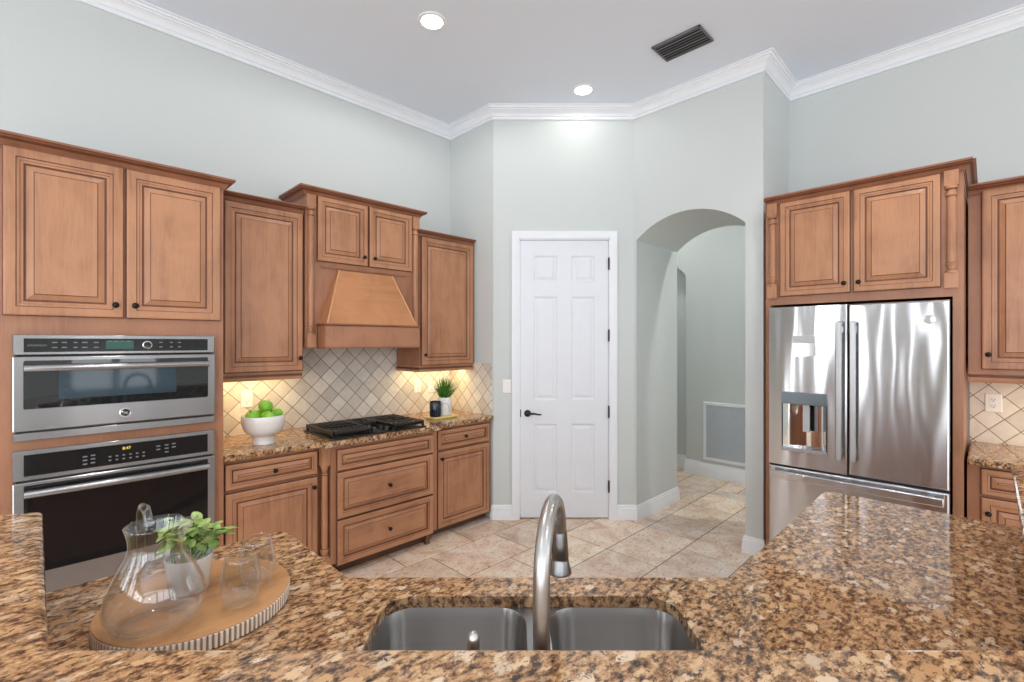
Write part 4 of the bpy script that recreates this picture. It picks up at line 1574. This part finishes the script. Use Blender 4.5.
SZ = 0.8745
LB = (-0.318, 0.034, 0.815, 1.206)
RB = (0.088, 0.406, 0.815, 1.206)
for B in (LB, RB):
    b_ = bowl(B[0], B[1], B[2], B[3], SZ, 0.215)
    MB().lathe([(0.045, -0.0), (0.045, 0.004), (0.036, 0.005), (0.030, 0.002), (0, 0.002)], ((B[0] + B[1]) / 2, (B[2] + B[3]) / 2, SZ - 0.2145), 'z', 28).build('drain', M['chrome'], b_)
slab('flange', rrect(-0.345, 0.433, 0.790, 1.232, 0.08, 8), [rrect(*LB, 0.075, 8), rrect(*RB, 0.075, 8)], SZ - 0.002, SZ + 0.0008, M['steel'], t, bevel=0)

# faucet
t = thing('kitchen_faucet', 'tall brushed nickel gooseneck faucet with pull down spray head at the sink', 'faucet', (*cw_(0.047, 0.757), 0.906), -PI / 4)
MB().lathe([(0.030, 0), (0.030, 0.006), (0.024, 0.012), (0.0195, 0.03), (0.0165, 0.06)], (0, 0, 0), 'z', 28).build('base_ring', M['nickel'], t)
r = 0.100
dxn, dyn = 0.245, 0.970
za_ = 0.249
pts = [(0, 0, 0.0), (0, 0, 0.10), (0, 0, 0.2), (0, 0, za_)]
for k in range(1, 19):
    a = PI - PI * k / 18
    q = r + r * math.cos(a)
    pts.append((q * dxn, q * dyn, za_ + r * math.sin(a)))
MB().tube(pts, [0.0138] * 8 + [0.0138 - 0.0012 * k / 13 for k in range(14)], 20).build('gooseneck', M['nickel'], t, smooth=60)
hxp, hyp = 2 * r * dxn, 2 * r * dyn
MB().lathe([(0.0, 0.268), (0.0125, 0.268), (0.0135, 0.262), (0.0155, 0.236), (0.0172, 0.212), (0.0160, 0.209), (0.0172, 0.206), (0.0195, 0.194), (0.0228, 0.184), (0.0232, 0.180), (0.0205, 0.178), (0.0, 0.178)],
           (hxp, hyp, 0), 'z', 28).build('spray_head', M['nickel_dark'], t, smooth=50)
MB().box(hxp - 0.018, hxp - 0.013, hyp - 0.005, hyp + 0.005, 0.218, 0.250).build('spray_button', M['black'], t, bevel=0.002)
t = thing('soap_dispenser', 'short round topped nickel soap dispenser standing left of the tall faucet', 'soap dispenser', (*cw_(-0.062, 0.755), 0.906), -PI / 4)
MB().lathe([(0.022, 0), (0.022, 0.006), (0.012, 0.012), (0.010, 0.02), (0.010, 0.06)], (0, 0, 0), 'z', 24).build('collar', M['nickel'], t)
MB().tube([(0, 0, 0.055), (0.0, 0, 0.10), (0.001, 0, 0.168), (0.001, 0.001, 0.174), (0.001, 0.001, 0.178), (0.001, 0.001, 0.1805)], [0.0102, 0.0100, 0.0098, 0.0086, 0.0060, 0.0015], 18).build('pump_head', M['nickel'], t, smooth=60)

# ------------------------------------------------------------------ tray with pitcher, glasses, plant
TXc, TYc, TR = 0.277, 1.336, 0.196
t = thing('serving_tray', 'round wooden tray with a fluted whitewashed rim on the left wing of the island', 'tray', (TXc, TYc, 0.906))
MB().lathe([(0.0, 0.003), (TR - 0.009, 0.003), (TR - 0.009, 0.031), (TR - 0.0005, 0.0315), (TR - 0.002, 0.0335), (TR - 0.006, 0.0340), (0.0, 0.0335)], (0, 0, 0), 'z', 96).build('tray_top', M['tray_wood'], t, smooth=30)
mb = MB()
N = 118
vs, fs, ms = [], [], []
m = N * 4
for (rr_, zz) in ((TR - 0.010, 0.0005), (TR, 0.001), (TR + 0.0005, 0.029), (TR - 0.002, 0.0312), (TR - 0.010, 0.0312)):
    for k in range(m):
        a = 2 * PI * k / m
        gcut = 0.0045 if (k % 4 == 0 and rr_ > TR - 0.003) else 0
        vs.append(((rr_ - gcut) * math.cos(a), (rr_ - gcut) * math.sin(a), zz))
for i in range(5):
    j = (i + 1) % 5
    for k in range(m):
        k2 = (k + 1) % m
        mb.add([], [])
        fs.append((i * m + k, i * m + k2, j * m + k2, j * m + k))
        ms.append(1 if (i in (1,) and (k % 4 in (0, 3))) else 0)
mb.v, mb.f, mb.m = vs, fs, ms
rim = mb.build('fluted_rim', [M['tray_rim'], plain('rim_groove', srgb(196, 174, 152), 0.7)], t, smooth=0)

TZ = 0.906 + 0.0335
# glass pitcher
t = thing('glass_pitcher', 'large clear glass pitcher with a wide belly and loop handle on the tray', 'pitcher', (0.182, 1.258, TZ))
outp = [(0.0, 0.0), (0.050, 0.0), (0.064, 0.004), (0.080, 0.018), (0.090, 0.040), (0.092, 0.058), (0.087, 0.084), (0.075, 0.112), (0.062, 0.138), (0.052, 0.158), (0.048, 0.175), (0.049, 0.192), (0.053, 0.208), (0.056, 0.217)]
th = 0.003
inp = [(max(r_ - th, 0), h + (0.006 if h < 0.01 else 0)) for r_, h in outp]
prof = outp + [(outp[-1][0] - 0.0015, outp[-1][1] + 0.0015)] + inp[::-1]
seg = 64
vs, fs = [], []
sp_dir = math.radians(-38)       # spout direction in plan
for (rr_, hh_) in prof:
    for k in range(seg):
        a = 2 * PI * k / seg
        d = (a - sp_dir + PI) % (2 * PI) - PI
        kz = max(0.0, (hh_ - 0.150) / 0.072)
        bumpv = math.exp(-(d / 0.38) ** 2) * kz ** 2
        R = rr_ + 0.030 * bumpv - 0.006 * kz * math.exp(-((abs(d) - 0.75) / 0.3) ** 2)
        vs.append((R * math.cos(a), R * math.sin(a), hh_ + 0.014 * bumpv * min(1, kz)))
n = len(prof)
for i in range(n - 1):
    for k in range(seg):
        k2 = (k + 1) % seg
        fs.append((i * seg + k, i * seg + k2, (i + 1) * seg + k2, (i + 1) * seg + k))
MB().add(vs, fs).build('jug_body', M['glass'], t, smooth=80)
ha = sp_dir + PI
ha = math.radians(98)
pts = []
for (rr_, hh_) in ((0.050, 0.200), (0.053, 0.222), (0.066, 0.236), (0.084, 0.236), (0.096, 0.222), (0.100, 0.190), (0.098, 0.150), (0.092, 0.118), (0.086, 0.090)):
    pts.append((rr_ * math.cos(ha), rr_ * math.sin(ha), hh_))
# smooth the handle path
sm = []
for i in range(len(pts) - 1):
    for s in (0, 0.5):
        sm.append(tuple(pts[i][j] * (1 - s) + pts[i + 1][j] * s for j in range(3)))
sm.append(pts[-1])
MB().tube(sm, 0.0085, 14).build('handle', M['glass'], t, smooth=80)

# stemless glasses
gp = [(0.0, 0.0), (0.022, 0.0), (0.028, 0.003), (0.036, 0.018), (0.041, 0.040), (0.0415, 0.055), (0.039, 0.080), (0.034, 0.106), (0.032, 0.116)]
gi = [(max(r_ - 0.0015, 0), h + (0.006 if h < 0.01 else 0)) for r_, h in gp]
gprof = gp + [(0.0313, 0.1167)] + gi[::-1]
gl1 = MB().lathe(gprof, (0, 0, 0), 'z', 48).build('wine_glass', M['glass'], smooth=80, loc=(0.333, 1.214, TZ))
tag(gl1, 'stemless wine glass on the tray, the nearer of the two, overlapping the other', 'glass', 'stemless glasses on the tray')
gl2 = gl1.copy()
COL.objects.link(gl2)
gl2.location = (0.392, 1.292, TZ)
gl2['label'] = 'stemless wine glass at the far right of the tray, standing behind the nearer one'

# leafy plant in a white pot
t = thing('potted_plant', 'leafy green plant in a white pot on the tray behind the pitcher', 'plant', (0.266, 1.384, TZ))
MB().lathe([(0.0, 0), (0.040, 0), (0.043, 0.003), (0.050, 0.080), (0.051, 0.084), (0.047, 0.084), (0.046, 0.072), (0, 0.071)], (0, 0, 0), 'z', 36).build('pot', M['ceramic'], t, smooth=50)
rg = random.Random(9)
lf, stm = MB(), MB()


def leaf(mb, base, direction, up, L_, W_):
    d = Vector(direction).normalized()
    s = d.cross(Vector(up)).normalized()
    nrm = s.cross(d).normalized()
    vs = []
    prof_ = [(0.0, 0.05), (0.15, 0.62), (0.4, 1.0), (0.65, 0.95), (0.88, 0.55), (1.0, 0.06)]
    for (q, w_) in prof_:
        c_ = Vector(base) + d * (L_ * q) - nrm * (L_ * 0.25 * q * q)
        vs += [c_ - s * (W_ * w_) + nrm * (0.18 * W_ * w_), c_, c_ + s * (W_ * w_) + nrm * (0.18 * W_ * w_)]
    fs = []
    for i in range(len(prof_) - 1):
        for k in range(2):
            fs.append((i * 3 + k, i * 3 + k + 1, (i + 1) * 3 + k + 1, (i + 1) * 3 + k))
    mb.add(vs, fs)


for k in range(20):
    a = rg.uniform(0, 2 * PI)
    lean = rg.uniform(0.1, 1.15)
    r0 = rg.uniform(0.0, 0.035)
    b0_ = Vector((r0 * math.cos(a), r0 * math.sin(a), 0.070))
    tip = b0_ + Vector((0.075 * lean * math.cos(a), 0.075 * lean * math.sin(a), rg.uniform(0.050, 0.105) * (1.15 - 0.45 * lean)))
    mid = (b0_ + tip) / 2 + Vector((0, 0, 0.010))
    stm.tube([b0_, mid, tip], [0.0016, 0.0013, 0.0010], 6)
    for j in range(9):
        s = 0.35 + 0.65 * j / 8
        p_ = b0_.lerp(mid, s * 2) if s < 0.5 else mid.lerp(tip, s * 2 - 1)
        an = a + j * 2.4 + rg.uniform(-0.4, 0.4)
        el = rg.uniform(-0.5, 1.3)
        leaf(lf, p_, (math.cos(an), math.sin(an), el), (0, 0, 1), rg.uniform(0.022, 0.032), rg.uniform(0.0105, 0.014))
lf.build('foliage', M['leaf'], t, smooth=80)
stm.build('stems', plain('green_stem', srgb(110, 140, 70), 0.6), t, smooth=60)

# ------------------------------------------------------------------ ceiling fittings
for i, (x, y_) in enumerate(CANS):
    t = thing('recessed_light', ['round recessed ceiling light over the left cabinets', 'round recessed ceiling light in front of the pantry door wall'][i],
              'ceiling light', (x, y_, CEIL), 0, 'recessed ceiling lights')
    MB().lathe([(0.066, -0.003), (0.070, -0.008), (0.088, -0.006), (0.092, 0.0)], (0, 0, 0), 'z', 40).build('trim_ring', M['trim'], t)
    MB().lathe([(0.068, -0.004), (0.05, -0.006), (0.0, -0.007)], (0, 0, 0), 'z', 40).build('lens', M['lamp'], t)

t = thing('ceiling_vent', 'dark louvred air vent in the ceiling near the crown moulding', 'vent', (3.115, 1.475, CEIL - 0.001))
vx, vy = 0.110, 0.168
mb = MB()
mb.box(-vx, vx, -vy, vy, -0.003, 0.0)
mb.build('backing', plain('vent_shadow', srgb(58, 59, 62), 0.8), t)
mb = MB()
mb.box(-vx, -vx + 0.010, -vy, vy, -0.012, 0).box(vx - 0.010, vx, -vy, vy, -0.012, 0)
mb.box(-vx, vx, -vy, -vy + 0.010, -0.012, 0).box(-vx, vx, vy - 0.010, vy, -0.012, 0)
mb.build('frame', M['vent_dark'], t)
for k in range(7):
    xx = -vx + 0.014 + k * 0.029
    mb = MB()
    mb.add([(xx, -vy + 0.01, -0.012), (xx, vy - 0.01, -0.012), (xx + 0.020, vy - 0.01, -0.003), (xx + 0.020, -vy + 0.01, -0.003),
            (xx + 0.002, -vy + 0.01, -0.013), (xx + 0.002, vy - 0.01, -0.013), (xx + 0.022, vy - 0.01, -0.004), (xx + 0.022, -vy + 0.01, -0.004)],
           [(0, 1, 2, 3), (4, 7, 6, 5), (0, 4, 5, 1), (3, 2, 6, 7)])
    mb.build('louvre', M['vent_light'] if k % 3 == 1 else M['vent_dark'], t, smooth=0)

# return air grille in the hall
t = thing('return_grille', 'white louvred return air grille low on the hall wall beyond the arch', 'vent', (HX - 0.001, 2.320, 0.195), -PI / 2)
gw, gh = 0.62, 0.665
mb = MB().panel(0, gw, 0, gh, -0.014, 0.014, [(0, 0.004, 0), (0.006, 0.0, 0), (0.032, 0.0, 0), (0.034, 0.010, 0)])
mb.build('frame', M['trim'], t, smooth=0)
mb = MB()
for k in range(34):
    zz = 0.038 + k * 0.0175
    mb.add([(0.034, -0.0115, zz), (gw - 0.034, -0.0115, zz), (gw - 0.034, -0.004, zz + 0.014), (0.034, -0.004, zz + 0.014)], [(0, 1, 2, 3)])
    mb.add([(0.034, -0.0105, zz - 0.001), (gw - 0.034, -0.0105, zz - 0.001), (gw - 0.034, -0.004, zz + 0.012), (0.034, -0.004, zz + 0.012)], [(3, 2, 1, 0)])
mb.build('louvres', M['grille'], t, smooth=0)
